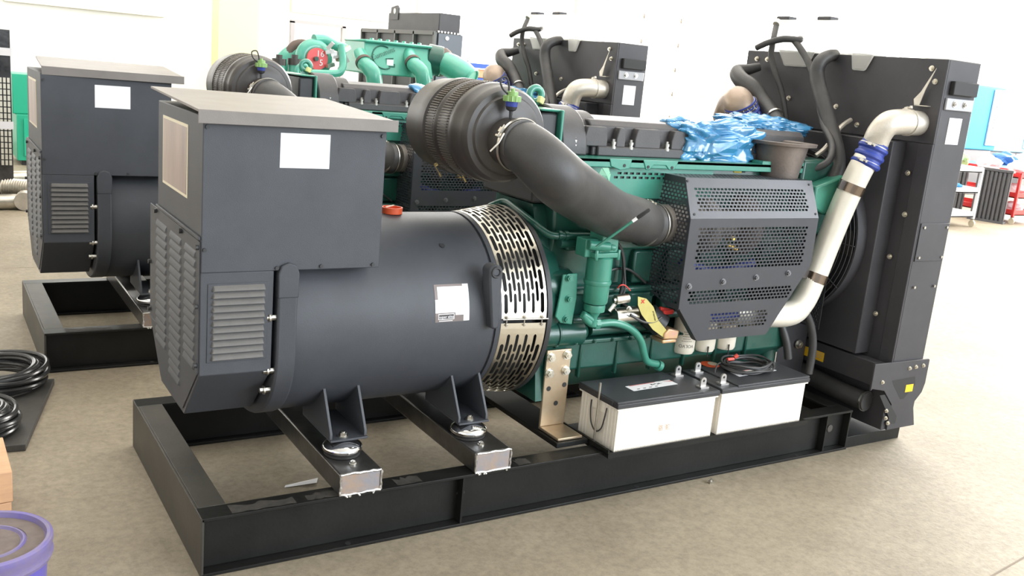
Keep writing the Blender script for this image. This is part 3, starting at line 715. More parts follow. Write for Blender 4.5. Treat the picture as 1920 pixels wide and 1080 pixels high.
# --- big intake hose
hp_=[(AX,.09,AZ-.02),(AX+.01,.03,AZ-.032),(AX+.045,-.018,AZ-.066),(AX+.105,-.042,AZ-.118),at(1062,346,'y',.0),at(1105,375,'y',.08),at(1150,401,'y',.15),at(1197,414,'y',.205),(1.90,.238,1.125),(1.96,.25,1.12)]
b=MB(); b.tube(hp_,[.092,.095,.1,.104,.106,.104,.099,.096,.093,.093],n=36,res=8); ih=b.build('intake_hose',RUBBER,G)
PP,TT=b.P,b.T
def clamp(P_,T_,r,parent,wd=.011,name='hose_clamp',m=STEEL,screw=None):
    T_=T_.normalized(); b=MB(); b.lathe(P_-T_*wd/2,T_,[(0,r),(0,r+.0028),(wd,r+.0028),(wd,r)],40,closed=True)
    if screw is not None:
        s=(screw-T_*screw.dot(T_)).normalized(); t=T_.cross(s)
        c=P_+s*(r+.009); b.cyl(c-t*.022,c+t*.024,.0035,n=8); b.obox(c,t,.018,.013,.013,s); b.obox(c+t*.024,t,.007,.013,.013,s)
    return b.build(name,m,parent)
clamp(Vector((AX,.055,AZ-.024)),Vector((0.1,-1,-.12)),.0965,ih,.010,m=mat('pale_zinc',(.75,.70,.6),.3,.9),screw=Vector((-.8,-.2,.45)))
clamp(Vector(hp_[8])+Vector((-.01,0,0)),Vector((1,.16,-.06)),.0945,ih,.018,m=mat('pale_zinc',(.75,.70,.6),.3,.9),screw=Vector((-.3,-.3,1)))
clamp(Vector((1.955,.249,1.12)),Vector((1,.16,-.06)),.094,ih,.006,screw=None)
b=MB(); p=at(935,268,'y',.05); b.tube([at(919,284,'y',.0),at(935,268,'y',-.01),at(945,250,'y',.0)],.003,n=8,res=1); b.build('clamp_screw',STEEL,ih)
# --- charge air pipe to the radiator
cp_=[(2.50,.24,.70),at(1470,590,'y',.20),at(1503,568,'y',.20),at(1528,515,'y',.20),at(1552,455,'y',.19),at(1584,378,'y',.16),at(1612,320,'y',.13),at(1628,292,'y',.12)]
b=MB(); b.tube(cp_,.060,n=32,res=8); ca=b.build('charge_air_pipe',PIPEC,G)
e0=at(1628,296,'y',.118); e0b=at(1640,272,'y',.11); e1=at(1650,249,'y',.092); e2=at(1666,232,'y',.07); e3=Vector((3.235,.055,1.640))
b=MB(); b.tube([e0b,e1,e2,e3,Vector((3.30,.05,1.640))],[.060,.060,.060,.060,.060],n=32,res=8); el=b.build('charge_air_elbow',ALU,G)
b=MB(); b.tube([Vector((3.28,.05,1.640)),Vector((3.40,.05,1.640))],.059,n=32,res=1); b.build('radiator_stub',ALU,el)
clamp(Vector((3.285,.05,1.640)),Vector((1,0,0)),.060,el,.016,screw=Vector((-.1,.3,1)),name='v_band_clamp',m=ALU)
d_=(e0b-e0).normalized()
b=MB(); c0=e0-d_*.045; prof=[(0,.064)]
for k in range(1,12): prof.append((k*.010,.064+(.008 if k%4 in(1,2) else 0)))
prof.append((.12,.064)); b.lathe(c0,d_,prof,36); bc=b.build('silicone_coupling',BLUES,G)
clamp(c0+d_*.018,d_,.066,bc,.016,screw=Vector((-.9,-.4,.3)),m=STEEL); clamp(c0+d_*.100,d_,.066,bc,.016,screw=Vector((-.9,-.4,.3)),m=STEEL)
def strap(P_,T_,parent):
    T_=T_.normalized(); o=clamp(P_,T_,.0605,ca,.045,name='pipe_strap',m=mat('polished_dark_strap',(.22,.17,.13),.22,.9))
    s=Vector((1,.12,.0)); s=(s-T_*s.dot(T_)).normalized(); b=MB(); b.obox(P_+s*.088,s,.055,.045,.006,T_.cross(s)); b.cyl(P_+s*.10-T_*.012+Vector((0,-.008,0)),P_+s*.1-T_*.012+Vector((0,.008,0)),.006,n=8)
    b.cyl(P_+s*.10+T_*.012+Vector((0,-.008,0)),P_+s*.1+T_*.012+Vector((0,.008,0)),.006,n=8)
    b.build('strap_lug',mat('grey_lug_steel',(.13,.12,.115),.4,.7),ca,bevel=.002); b=MB(); b.obox(P_-s*.085,s,.05,.045,.006,T_.cross(s)); b.build('strap_lug',mat('grey_lug_steel',(.13,.12,.115),.4,.7),ca,bevel=.002)
k1=at(1596,352,'y',.147); strap(k1,Vector(cp_[6])-Vector(cp_[5]),ca)
k2=at(1527,519,'y',.20); strap(k2,Vector(cp_[4])-Vector(cp_[3]),ca)
# second charge elbow, far side of the engine
f0=at(1398,225,'y',.9); f1=at(1388,200,'y',.92); 
b=MB(); b.tube([at(1399,232,'y',.9),at(1392,210,'y',.9),at(1387,197,'y',.91),at(1381,190,'y',.97),at(1381,190,'y',.97)+Vector((.055,.085,-.025)),at(1381,190,'y',.97)+Vector((.11,.17,-.10))],[.078,.078,.080,.082,.08,.078],n=30,res=8); e_=b.build('rear_charge_elbow',mat('brown_cast_metal',(.34,.26,.20),.45,.5,.15,6,.3,100),G)
dd=(at(1389,202,'y',.9)-at(1402,242,'y',.9)).normalized(); c0=at(1398,226,'y',.9)
prof=[(0,.082)]
for k in range(1,12): prof.append((k*.009,.082+(.008 if k%4 in(1,2) else 0)))
prof.append((.105,.082)); b=MB(); b.lathe(c0,dd,prof,32); rcp=b.build('rear_silicone_coupling',BLUES,G)
clamp(c0+dd*.085,dd,.086,rcp,.030,name='printed_band',m=mat('dark_band',(.08,.06,.05),.5))
b=MB(); 
s0=(CC-c0).normalized(); s0=(s0-dd*s0.dot(dd)).normalized(); t0=dd.cross(s0)
if t0.dot(_R)<0: t0=-t0
def bandpt(u,v,h): a=u/.0895; return c0+dd*(h+v)+(s0*math.cos(a)+t0*math.sin(a))*.0897
for h in (.085,.03): b.text('ايلسالتال',.034,lambda u,v:bandpt(u,v,h))
b.build('white_band_lettering',mat('cream_print',(.9,.88,.75),.5),rcp)
# --- radiator
RX=3.376
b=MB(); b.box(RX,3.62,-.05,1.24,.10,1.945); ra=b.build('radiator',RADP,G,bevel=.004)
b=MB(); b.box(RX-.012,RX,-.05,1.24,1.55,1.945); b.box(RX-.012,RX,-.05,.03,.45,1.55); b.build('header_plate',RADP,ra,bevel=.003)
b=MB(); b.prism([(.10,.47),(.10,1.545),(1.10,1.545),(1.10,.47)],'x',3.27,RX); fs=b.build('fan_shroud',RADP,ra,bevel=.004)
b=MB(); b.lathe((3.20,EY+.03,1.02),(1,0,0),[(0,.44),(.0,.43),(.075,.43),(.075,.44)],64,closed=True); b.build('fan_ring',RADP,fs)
b=MB()
for k in range(9): b.torus((3.17,EY+.03,1.02),(1,0,0),.25+k*.024,.0022,64,5)
for a in range(0,360,30): e=Vector((0,math.cos(R(a)),math.sin(R(a)))); c=Vector((3.17,EY+.03,1.02)); b.cyl(c+e*.15,c+e*.45,.003,n=5)
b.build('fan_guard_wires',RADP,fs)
b=MB(); 
for k in range(8):
    a=k*PI/4; e=Vector((0,math.cos(a),math.sin(a))); t=Vector((0,-math.sin(a),math.cos(a))); c=Vector((3.22,EY+.03,1.02))
    b.hexa([c+e*.08-t*.03+Vector((-.015,0,0)),c+e*.08+t*.03+Vector((.015,0,0)),c+e*.08+t*.03+Vector((.019,0,0)),c+e*.08-t*.03+Vector((-.011,0,0)),
            c+e*.40-t*.07+Vector((-.02,0,0)),c+e*.40+t*.07+Vector((.02,0,0)),c+e*.40+t*.07+Vector((.024,0,0)),c+e*.40-t*.07+Vector((-.016,0,0))])
b.cyl((3.14,EY+.03,1.02),(3.25,EY+.03,1.02),.09,n=24); b.build('cooling_fan',PLASTIC,fs)
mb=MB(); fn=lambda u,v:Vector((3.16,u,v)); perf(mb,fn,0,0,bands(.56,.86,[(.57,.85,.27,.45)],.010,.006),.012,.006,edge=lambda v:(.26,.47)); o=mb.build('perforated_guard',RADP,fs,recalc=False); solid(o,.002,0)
NB=mat('nickel_bolt',(.72,.68,.58),.3,.9)
bolts('radiator_bolt',NB,ra,[(RX-.013,y,z) for y,z in ((.03,1.90),(.0,1.84),(.02,1.62),(1.16,1.90),(1.08,1.90),(1.19,1.84),(.88,1.70),(.55,1.68),(.40,1.60),(.055,1.40),(.07,.98),(.09,.68),(.03,1.2))],(-1,0,0),.010,.008)
b=MB(); b.prism([(-.012,1.901),(.046,1.789),(.078,1.752),(.070,1.722),(.045,1.722),(.025,1.80)],'x',3.335,3.339); b.box(3.335,3.37,.0,.07,1.722,1.726); b.build('stay_plate',ALU,ra)
b=MB(); b.box(3.392,3.60,-.062,-.05,1.715,1.77); b.build('side_bracket',mat('light_grey_bracket',(.42,.42,.44),.4),ra,bevel=.003)
bolts('side_bracket_bolt',STEEL,ra,[(x,-.062,1.745) for x in (3.45,3.53)],(0,-1,0),.012,.008)
b=MB(); b.box(3.41,3.60,-.075,-.05,1.785,1.85); b.build('side_handle_block',INK,ra,bevel=.004)
b=MB(); b.box(3.45,3.55,-.053,-.0502,1.555,1.68); b.build('side_label',WHITE,ra)
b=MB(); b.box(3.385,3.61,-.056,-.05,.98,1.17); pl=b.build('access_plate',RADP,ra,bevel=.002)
bolts('access_plate_screw',STEEL,ra,[(x,-.056,z) for x,z in ((3.41,1.15),(3.59,1.15),(3.41,1.0),(3.59,1.0),(3.42,.85),(3.58,.85))],(0,-1,0),.007,.006,False)
# lower bracket
b=MB(); pts=[(3.223,.47),(3.652,.462),(3.66,.455),(3.66,.33),(3.645,.28),(3.60,.235),(3.60,.20),(3.635,.10),(3.41,.10),(3.41,.24),(3.33,.32),(3.235,.34),(3.223,.33)]
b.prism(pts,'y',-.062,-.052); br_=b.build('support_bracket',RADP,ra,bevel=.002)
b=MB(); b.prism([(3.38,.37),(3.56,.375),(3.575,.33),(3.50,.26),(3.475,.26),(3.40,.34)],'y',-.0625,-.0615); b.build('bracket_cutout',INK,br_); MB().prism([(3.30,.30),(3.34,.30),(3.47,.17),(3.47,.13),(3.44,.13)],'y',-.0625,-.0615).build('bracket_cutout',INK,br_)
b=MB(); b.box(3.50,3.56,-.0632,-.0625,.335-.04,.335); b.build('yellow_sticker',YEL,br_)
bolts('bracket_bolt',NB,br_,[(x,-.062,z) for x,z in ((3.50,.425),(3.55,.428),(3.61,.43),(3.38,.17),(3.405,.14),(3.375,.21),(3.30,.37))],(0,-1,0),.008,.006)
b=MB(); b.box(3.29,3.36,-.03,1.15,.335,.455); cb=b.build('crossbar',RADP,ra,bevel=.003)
b=MB(); b.box(3.288,3.2895,.30,.43,.36,.41); b.mi=1
for k in range(3): b.box(3.287,3.288,.31,.42-k*.03,.400-k*.012,.4035-k*.012)
b.build('yellow_sticker',[YEL,BROWNI],cb)
b=MB(); b.tube([(3.32,.55,.27),(3.32,.30,.245),(3.32,.10,.235),(3.325,.02,.235)],.05,n=22); dr=b.build('lower_coolant_pipe',RUBBER,ra)
clamp(Vector((3.324,.03,.235)),Vector((0,1,0)),.051,ra,.008,name='lower_pipe_clamp')
b=MB(); b.box(L,3.63,.02,1.15,.0,.055); b.box(L,3.63,.012,.02,0,.06); b.build('radiator_base_plate',FRAME,G,bevel=.002)
# expansion tank on the radiator
b=MB(); b.box(3.385,3.58,.46,1.10,1.95,2.12); b.prism([(.40,1.87),(.36,1.95),(.44,1.955),(.50,1.955),(.48,1.87)],'x',RX-.03,RX-.013); b.prism([(.78,1.87),(.74,1.95),(1.0,1.955),(.94,1.87)],'x',RX-.03,RX-.013)
et=b.build('expansion_tank',TANKP,G,bevel=.025)
for y in (1.05,.76): MB().box(3.40,3.47,y-.045,y+.045,2.118,2.14).build('tank_cap',RADP,et,bevel=.006)
# hoses round the radiator
T3=lambda *l:[at(px,py,'x',x) for px,py,x in l]
b=MB(); b.tube(T3((1455,50,3.34),(1450,75,3.28),(1446,105,3.27),(1455,140,3.27),(1466,175,3.29),(1475,230,3.30)),.0165,n=12); b.build('overflow_hose',RUBBER,et)
b=MB(); b.tube(T3((1455,46,3.34),(1459,40,3.36)),.02,n=10,res=1); b.build('hose_end_fitting',ALU,et)
b=MB(); b.tube(T3((1418,90,3.2),(1440,80,3.22),(1470,73,3.26),(1498,75,3.3),(1500,72,3.36)),[.016,.017,.018,.018,.016],n=12); b.tube(T3((1488,74,3.29),(1500,90,3.29),(1515,115,3.28),(1527,150,3.26),(1535,190,3.22),(1545,235,3.18),(1560,270,3.12),(1555,300,3.05),(1530,315,3.0),(1500,318,2.95)),.0175,n=12); b.build('vent_hose',RUBBER,et)
b=MB(); b.tube(T3((1565,103,3.37),(1552,106,3.3),(1537,118,3.25),(1532,145,3.24),(1545,195,3.22),(1558,240,3.2),(1568,280,3.17),(1570,310,3.15),(1560,340,3.1)),[.03,.033,.036,.038,.039,.039,.039,.039,.038],n=18); b.build('coolant_hose',RUBBER,G)
b=MB(); b.tube(T3((1425,125,3.33),(1405,130,3.28),(1383,135,3.22),(1390,150,3.18),(1412,165,3.18),(1430,190,3.18),(1450,218,3.15),(1475,255,3.1)),[.022,.03,.042,.046,.045,.044,.043,.042],n=18); bh=b.build('upper_radiator_hose',RUBBER,G)
clamp(at(1452,218,'x',3.15),at(1475,255,'x',3.1)-at(1430,190,'x',3.18),.045,bh,.012)
b=MB(); b.tube(T3((1595,225,3.35),(1575,240,3.25),(1550,275,3.15),(1530,292,3.1)),.012,n=8); b.build('bare_tube',ALU,G)
for pl_ in (((1505,575,.2),(1520,610,.2),(1524,650,.2),(1516,700,.2)),((1465,610,.28),(1474,640,.26),(1478,672,.25))):
    b=MB(); b.tube([at(a_,b__,'y',y_) for a_,b__,y_ in pl_],.020,n=12); b.build('battery_cable_conduit',RUBBER,G)
MB().hexbolt(at(1497,645,'y',.40),(0,-1,0),.018,.015).build('zinc_bolt',STEEL,en)
b=MB(); b.box(2.86,3.27,.41,.75,.26,.72); b.build('front_engine_mount',RADP,en,bevel=.01)
b=MB(); b.tube([at(1445,640,'y',.36),at(1430,690,'y',.36)],.045,n=16,res=1); b.build('green_drain_tube',GREEN,en)
b=MB(); b.box(2.9,3.15,.3,.8,1.05,1.42); b.cyl((3.0,.56,1.02),(3.16,.56,1.02),.12,n=24); b.build('front_gear_cover',GREEN,en,bevel=.015)
b=MB(); b.prism([(2.92,1.30),(3.12,1.36),(3.12,1.22),(3.02,1.16),(2.92,1.2)],'y',.22,.3); b.build('thermostat_housing',mg,en,bevel=.01)
b=MB(); b.box(2.62,2.9,.30,.37,1.39,1.405); b.build('top_bracket',GREENL,en)
# --- bronze coloured bracket with bolts
b=MB(); b.box(1.475,1.60,.255,.267,.235,.585); b.hexa([(1.475,.255,.235),(1.60,.255,.235),(1.60,.267,.235),(1.475,.267,.235),(1.475,.255,.585),(1.60,.255,.585),(1.60,.267,.585),(1.475,.267,.585)])
b=MB(); b.box(1.475,1.60,.255,.267,.245,.585); b.box(1.475,1.60,.115,.267,.233,.245); ab=b.build('engine_mount_bracket',COPPER,G,bevel=.003)
for x,z in ((1.495,.555),(1.577,.56),(1.495,.485),(1.577,.49)): MB().hexbolt((x,.255,z),(0,-1,0),.016,.014).build('bracket_bolt',mat('nickel_bolt',(.72,.68,.58),.3,.9),ab)
bolts('bracket_hole',INK,ab,[(x,.2555,z) for x,z in ((1.50,.415),(1.58,.425),(1.545,.345))],(0,-1,0),.011,.002,False)
b=MB(); b.box(1.46,1.62,.10,.9,.2107,.232); b.build('mount_bearer',FRAME,sk,bevel=.002)
# --- battery tray with hold-down rods
b=MB(); b.box(1.625,2.825,-.034,.31,H,H+.0018); b.box(1.625,1.632,-.034,.31,H-.012,H+.022); b.box(1.625,2.825,-.038,-.034,H-.014,H+.010); by_=b.build('battery_tray',FRAME,G)
for x,y in ((1.640,.085),(2.812,.21)):
    b=MB(); b.cyl((x,y,H-.01),(x,y,.485),.0048,n=10); b.cyl((x,y,H+.0),(x,y,H+.01),.009,n=6); b.build('hold_down_rod',STEEL,by_)

# ------------------------------------------------------------------ batteries
def battery(x0,x1,y0,y1,z0,z1,label,flip):
    B=thing('battery',((x0+x1)/2,(y0+y1)/2,z0),label,'battery','truck batteries on the tray')
    b=MB(); b.box(x0+.014,x1-.014,y0+.008,y1-.008,z0,z1-.03)
    for k in range(12):
        for (xa,s) in ((x0+.012,0),):
            y=y0+.02+k*(y1-y0-.04)/11
            if .3<(k/11)<.75 : continue
            b.box(xa,xa+.004,y,y+.008,z0+.002,z1-.035)
    for k in range(60):
        xx=x0+.025+k*(x1-x0-.05)/59; b.box(xx,xx+.0022,y0+.0062,y0+.009,z0+.001,z0+.009)
    b.box(x0+.004,x1-.004,y0+.001,y1-.001,z1-.034,z1-.026)
    b.box(x0+.006,x0+.02,y0+.09,y1-.09,z1-.075,z1-.03)
    b.build('case',WHITEP,B,bevel=.003)
    b=MB(); b.box(x0,x1,y0-.004,y1+.004,z1-.026,z1-.006); ln=x1-x0
    lo,hi=(x0+.0,x1-.1) if not flip else (x0+.1,x1)
    b.box(lo,hi,y0,y1,z1-.008,z1+.004); b.box(x0 if flip else x1-.1,x0+.1 if flip else x1,y0,y1,z1-.008,z1-.002)
    if not flip: b.box(x0-.004,x0+.02,y0+.03,y0+.13,z1-.02,z1+.001)
    lid=b.build('lid',LIDP,B,bevel=.003)
    c=MB(); sx=x0+.16 if not flip else x0+.20; zz=z1+.0045
    c.hexa([(sx,.07,zz-.001),(sx+.26,.085,zz-.001),(sx+.26,.145,zz-.001),(sx,.13,zz-.001),(sx,.07,zz),(sx+.26,.085,zz),(sx+.26,.145,zz),(sx,.13,zz)])
    c.mi=1; [c.box(sx+.13+k*.011,sx+.138+k*.011,.108+(k%3)*.003,.120-(k%2)*.004,zz,zz+.0006) for k in range(6)]; c.mi=1
    for k in range(4): c.box(sx+.03+k*.035,sx+.045+k*.035,.082+k*.002,.087+k*.002,zz,zz+.0006)
    c.mi=2; c.face([(sx+.17,.138,zz+.0004),(sx+.26,.130,zz+.0004),(sx+.26,.122,zz+.0004),(sx+.2,.137,zz+.0004)]); c.face([(sx+.02,.129,zz+.0004),(sx+.17,.138,zz+.0004),(sx+.17,.134,zz+.0004),(sx+.02,.124,zz+.0004)])
    c.build('sticker',[WHITE,INK,REDI],lid)
    tx=x1-.055 if not flip else x0+.055
    for y in (y0+.055,y1-.05):
        t=MB(); zt=z1-.002; t.box(tx-.025,tx+.022,y-.018,y+.018,zt,zt+.007)
        pts=[(-.016,0)]+[(.016*math.cos(R(180-180*k/8)),.026+.016*math.sin(R(180-180*k/8))) for k in range(9)]+[(.016,0)]
        t.prism([(tx+p[0],zt+.006+p[1]) for p in pts],'y',y-.004,y+.004); t.mi=1; t.cyl((tx,y-.0045,zt+.032),(tx,y+.0045,zt+.032),.006,n=12)
        t.build('terminal',[LEAD,INK],B,bevel=0)
    if not flip:
        r=MB(); xx=x0+.004; pts=[(xx,.045,z1-.045),(xx-.004,.048,z1-.09),(xx-.006,.06,z1-.14),(xx-.006,.095,z1-.165),(xx-.006,.13,z1-.14),(xx-.003,.148,z1-.09),(xx,.152,z1-.045)]
        r.tube(pts,.0032,n=8); r.build('rope_handle',RUBBER,B)
        p=MB(); fy=y0+.0072
        p.text('骆 驼',.030,lambda u,v:(x0+.275+u,fy,z0+.075+v)); p.text('-  - - -  - -',.018,lambda u,v:(x0+.235+u,fy,z0+.04+v)) if False else None
        p.text('sina-QQ.com',.012,lambda u,v:(x0+.24+u,fy,z0+.038+v)) if False else None
        p.build('faint_print',BROWNI,B)
    return B
ZB=H+.002
battery(1.652,2.222,-.027,.245,ZB,.431,'cream battery with black lid and rope handle, nearer the alternator',False)
battery(2.232,2.798,-.027,.245,ZB,.436,'cream battery with a coiled black cable and round orange disc on its lid',True)
# coiled cable on second battery
b=MB(); cc=at(1400,684,'z',.46)
for k in range(7):
    rr_=.105+.012*(k%4); zc_=.448+.010*(k//2)
    pts=[(cc.x+rr_*1.05*math.cos(2*PI*i/40)+.004*math.sin(k*2),cc.y+rr_*.72*math.sin(2*PI*i/40)+.003*math.cos(k*3),zc_+.004*math.sin(i*.6+k)) for i in range(41)]
    b.tube(pts,.0052,n=8,res=2)
b.tube([(cc.x-.10,cc.y+.02,.46),(cc.x-.15,cc.y+.03,.472),(cc.x-.19,cc.y+.01,.455),(cc.x-.2,cc.y,.437)],.004,n=8)
b.mi=1; b.cyl((cc.x-.08,cc.y+.05,.478),(cc.x-.045,cc.y+.045,.479),.008,n=8); b.cyl((cc.x-.02,cc.y+.065,.478),(cc.x-.005,cc.y+.06,.49),.010,n=8)
tag(b.build('cable_coil',[RUBBER,mat('red_tape',(.7,.08,.05),.45)]),'coil of thin black cable with red tape lying on the battery lid','cable')
p=at(1331,685,'z',.436); b=MB(); b.cyl((p.x,p.y,.4405),(p.x,p.y,.4425),.045,n=36); b.mi=1; b.cyl((p.x+.018,p.y,.4422),(p.x+.018,p.y,.4435),.025,n=24)
tag(b.build('round_disc',[ORANGE,CREAM]),'flat orange round disc lying beside the cable coil on the battery','disc')
# orange cap resting on the alternator
p=Vector((.855,YC,ZC+RB)); b=MB(); b.lathe(p-Vector((0,0,.001)),(0,0,1),[(0,.038),(.002,.041),(.026,.042),(.026,.038),(.006,.036)],36)
b.mi=1; b.obox(p+Vector((-.01,0,.028)),(1,.5,.1),.05,.006,.003)
tag(b.build('orange_cap',[ORANGE,CREAM]),'small orange round plastic cap lying on top of the alternator behind the terminal box','cap')
# hanging yellow tag
b=MB(); P0=[(1196,556),(1212,560),(1225,575),(1234,600),(1252,622),(1243,632),(1224,618),(1203,590),(1196,572)]
pts=[at(px,py,'y',.165) for px,py in P0]; b.face(pts); b.mi=1
def xm(c,s): 
    for q_ in (1,-1): b.obox(c+Vector((0,-.003,0)),(1,0,q_),s,.0015,s*.28,(0,1,0))
o_=at(1205,566,'y',.165)
b.mi=1; b.text('×',.045,lambda u,v:(o_.x+u,o_.y-.002,o_.z+v)); b.mi=2
o2=at(1226,592,'y',.165); b.text('ATTENTION',.009,lambda u,v:(o2.x+u*.4+v*.9,o2.y-.002,o2.z-u*.9+v*.3))
ht=tag(b.build('hanging_tag',[YTAG,REDI,INK]),'yellow paper warning tag with a red cross hanging on the engine by the solenoid','tag'); solid(ht,.001,0)
# blue film wrap over the engine
def crumple(name,c,sx,sy,sz,label,seed=0,n=64,flat=.0):
    b=MB(); bmesh.ops.create_icosphere(b.bm,subdivisions=6,radius=1)
    for v in b.bm.verts:
        p=v.co.copy(); q_=Vector((abs(p.x)**.45*(1 if p.x>0 else -1),abs(p.y)**.5*(1 if p.y>0 else -1),abs(p.z)**.5*(1 if p.z>0 else -1)))
        o3=Vector((seed,seed*2,seed*3)); k=0
        for f_,a_ in ((1.5,.34),(3.2,.17),(7,.035)):
            k+=a_*(abs(noise.noise(q_*f_+o3))*2.2-.55)
        q_*=(1+k*.55)
        v.co=Vector((c[0]+q_.x*sx,c[1]+q_.y*sy,c[2]+q_.z*sz))
        t_=-1
        if t_>0: v.co.x+=t_*.9; v.co.y+=min(t_,.16)*1.5; v.co.z=c[2]+.055+(v.co.z-c[2])*max(.35,1-t_*4)
    b2=bmesh.new(); bmesh.ops.create_icosphere(b2,subdivisions=5,radius=1)
    for v in b2.verts:
        q_=v.co.copy(); k=sum(a_*(abs(noise.noise(Vector((q_.x*2.2,q_.y,q_.z))*f_+o3*1.7))*2.2-.5) for f_,a_ in ((1.6,.28),(3.6,.14))); q_*=1+k*.5
        v.co=Vector((c[0]+.47+q_.x*.30,c[1]+.115+q_.y*.11-q_.x*.02,c[2]+.100+q_.z*.056-q_.x*.012))
    me=bpy.data.meshes.new('t'); b2.to_mesh(me); b.bm.from_mesh(me); bpy.data.meshes.remove(me); b2.free()
    return tag(b.build(name,BLUEW,angle=20),label,'plastic wrap','blue plastic wrapping on the engines')
crumple('plastic_wrap',(2.42,.475,1.452),.265,.12,.115,'crumpled blue plastic film wrapped over the near engine beside the exhaust outlet',3.1)
b=MB(); p=at(1380,322,'z',1.345); b.obox(p+Vector((0,0,.006)),(1,-.2,0),.045,.03,.02); b.mi=1; b.obox(p+Vector((.03,-.006,.006)),(1,-.2,0),.03,.022,.014); b.obox(p+Vector((-.075,.015,.0)),(1,-.2,0),.11,.012,.008)
tag(b.build('cable_connector',[mat('yellow_plastic',(.72,.55,.05),.4),INK],bevel=.003),'small yellow cable connector lying on top of the mesh heat shield','connector')
b=MB(); 
for k in range(1):
    c_=at(1132,328,'y',.28); 
    for i in range(7):
        a_=i*1.1; d1=Vector((math.cos(a_)*.03,-.01*(i%2)-.004,math.sin(a_)*.035)); d2=Vector((math.cos(a_+1)*.032,-.006,math.sin(a_+1)*.035)); b.face([c_+Vector((0,-.02,0)),c_+d1,c_+d2])
wp=tag(b.build('tape_wrap',mat('pale_green_film',(.25,.52,.36),.3)),'crumpled pale green film stuck on the engine beside the intake hose','film'); solid(wp,.001,0)

# ------------------------------------------------------------------ second set
OFF=Vector((-.23,2.22,0))
G2=copy_tree(G,None,skip=('battery_tray',)); G2.location=OFF
tag(G2,'second diesel generator set with its lid ajar, standing behind the near one','generator','diesel generator sets in a row')
for c in G2.children:
    if c.name.startswith('terminal_box'):
        for s in c.children:
            if s.name.startswith('roof_lid'): s.rotation_euler=(0,R(.0),R(-3.5)); s.location=(.02,.03,.012)
crumple('plastic_wrap',(2.42+OFF.x,.475+OFF.y,1.452),.265,.12,.115,'blue plastic film on the second engine, behind the near air filter',5.7)

# ------------------------------------------------------------------ third set: big pale green vee engine
CG=thing('generator_set',(.0,4.75,0),'third generator set in the row, with pale green engine and round red turbo cap','generator')
y3=4.9
def A(px,py,y=y3): return at(px,py,'y',y)
b=MB(); b.box(.6,4.6,4.25,5.55,0,.2); b.build('base_frame',FRAME,CG)
b=MB(); b.prism([(4.55,.3),(4.35,.75),(4.3,1.2),(4.7,1.46),(5.1,1.46),(5.5,1.2),(5.45,.75),(5.25,.3)],'x',1.7,3.5); e3_=b.build('engine_block',PALE,CG,bevel=.03)
b=MB(); b.lathe((.7,4.9,.8),(1,0,0),[(0,.3),(.05,.42),(.9,.42),(1.0,.36)],40); b.build('alternator_body',POWDER,CG)
# central aftercooler housing
a0=A(655,80); a1=A(785,90)
xA,xB=A(660,120).x,A(788,120).x; zt=A(660,76).z+.05; zt2=A(785,92).z; zl=A(665,135).z
b=MB(); b.hexa([(xA,4.62,zl),(xB,4.62,zl),(xB,5.2,zl),(xA,5.2,zl),(xA+.03,4.72,zt-.04),(xB-.01,4.72,zt-.055),(xB-.01,5.15,zt-.03),(xA+.03,5.15,zt-.03)])
b.box(xA+.02,xB,4.68,5.16,zt-.055,zt-.03)
ac=b.build('aftercooler_housing',PALE,CG,bevel=.02)
b=MB()
for k in range(7): b.hexbolt((xA+.1+k*(xB-xA-.2)/6,4.74,zt-.035),(0,0,1),.018,.015)
b.build('housing_bolts',PALE,ac)
fc=A(720,108,4.66); rr_=.115
# slanted front face frame for emblem
pA=Vector((xA,4.62,zl)); pB=Vector((xA+.03,4.72,zt-.04)); up_=(pB-pA); up_.x=0; up_.normalize(); nn=Vector((0,-up_.z,up_.y))
def em(u,v,h=.004): return Vector((fc.x+u,0,0))+Vector((0,pA.y,pA.z))+up_*((fc.z-pA.z)/up_.z+v)+nn*h
b=MB()
pts=[em(.10*math.cos(R(a_)),.10*math.sin(R(a_)),.006) for a_ in range(60,301,12)]; b.tube(pts,.005,n=6,res=1)
b.tube([em(.042,-.073),em(.095,-.073),em(.095,-.05)],.004,n=6,res=1); b.tube([em(.02,-.01),em(.09,-.0)],.004,n=6,res=1)
b.text('Cummins',.062,lambda u,v:em(-.005+u*.95-v*.3,.030+v+u*.42,.010))
b.build('embossed_emblem',mat('dark_green_emboss',(.015,.10,.07),.4),ac)
b=MB(); c=em(.055,-.04,.004); b.box(c.x-.03,c.x+.03,c.y-.004,c.y+.002,c.z-.024,c.z+.024); b.build('white_sticker',WHITE,ac)
# turbocharger with red cap
tc=A(592,110,4.7); b=MB(); b.torus(tc+Vector((0,.05,0)),(0,1,0),.095,.062,32,14); b.cyl(tc,tc+Vector((0,.3,0)),.085,n=28); b.tube([tc+Vector((0,.06,.15)),tc+Vector((.10,.08,.155)),tc+Vector((.2,.1,.12)),tc+Vector((.3,.12,.10))],.042,n=16)
tu3=b.build('turbocharger',PALE,CG)
b=MB(); b.lathe(tc+Vector((0,-.045,0)),(0,1,0),[(0,.005),(0,.086),(.02,.086),(.05,.08)],32); cpo=b.build('red_cap',mat('salmon_red_plastic',(.75,.10,.10),.4),tu3)
b=MB(); p=tc+Vector((-.02,-.05,0)); b.cyl(p,p+Vector((0,-.03,.0)),.018,n=12); b.build('cap_knob',GREEN,tu3)
b=MB(); b.text('16',.07,lambda u,v:tc+Vector((.02+u,-.048,.04+v))); b.text('5',.07,lambda u,v:tc+Vector((.03+u,-.048,-.03+v))); b.build('white_chalk_marks',WHITE,tu3)
b=MB(); b.torus(tc+Vector((-.06,.17,0)),(0,1,0),.10,.045,28,12); b.build('brown_insulation_band',mat('rusty_brown',(.12,.085,.07),.7),tu3)
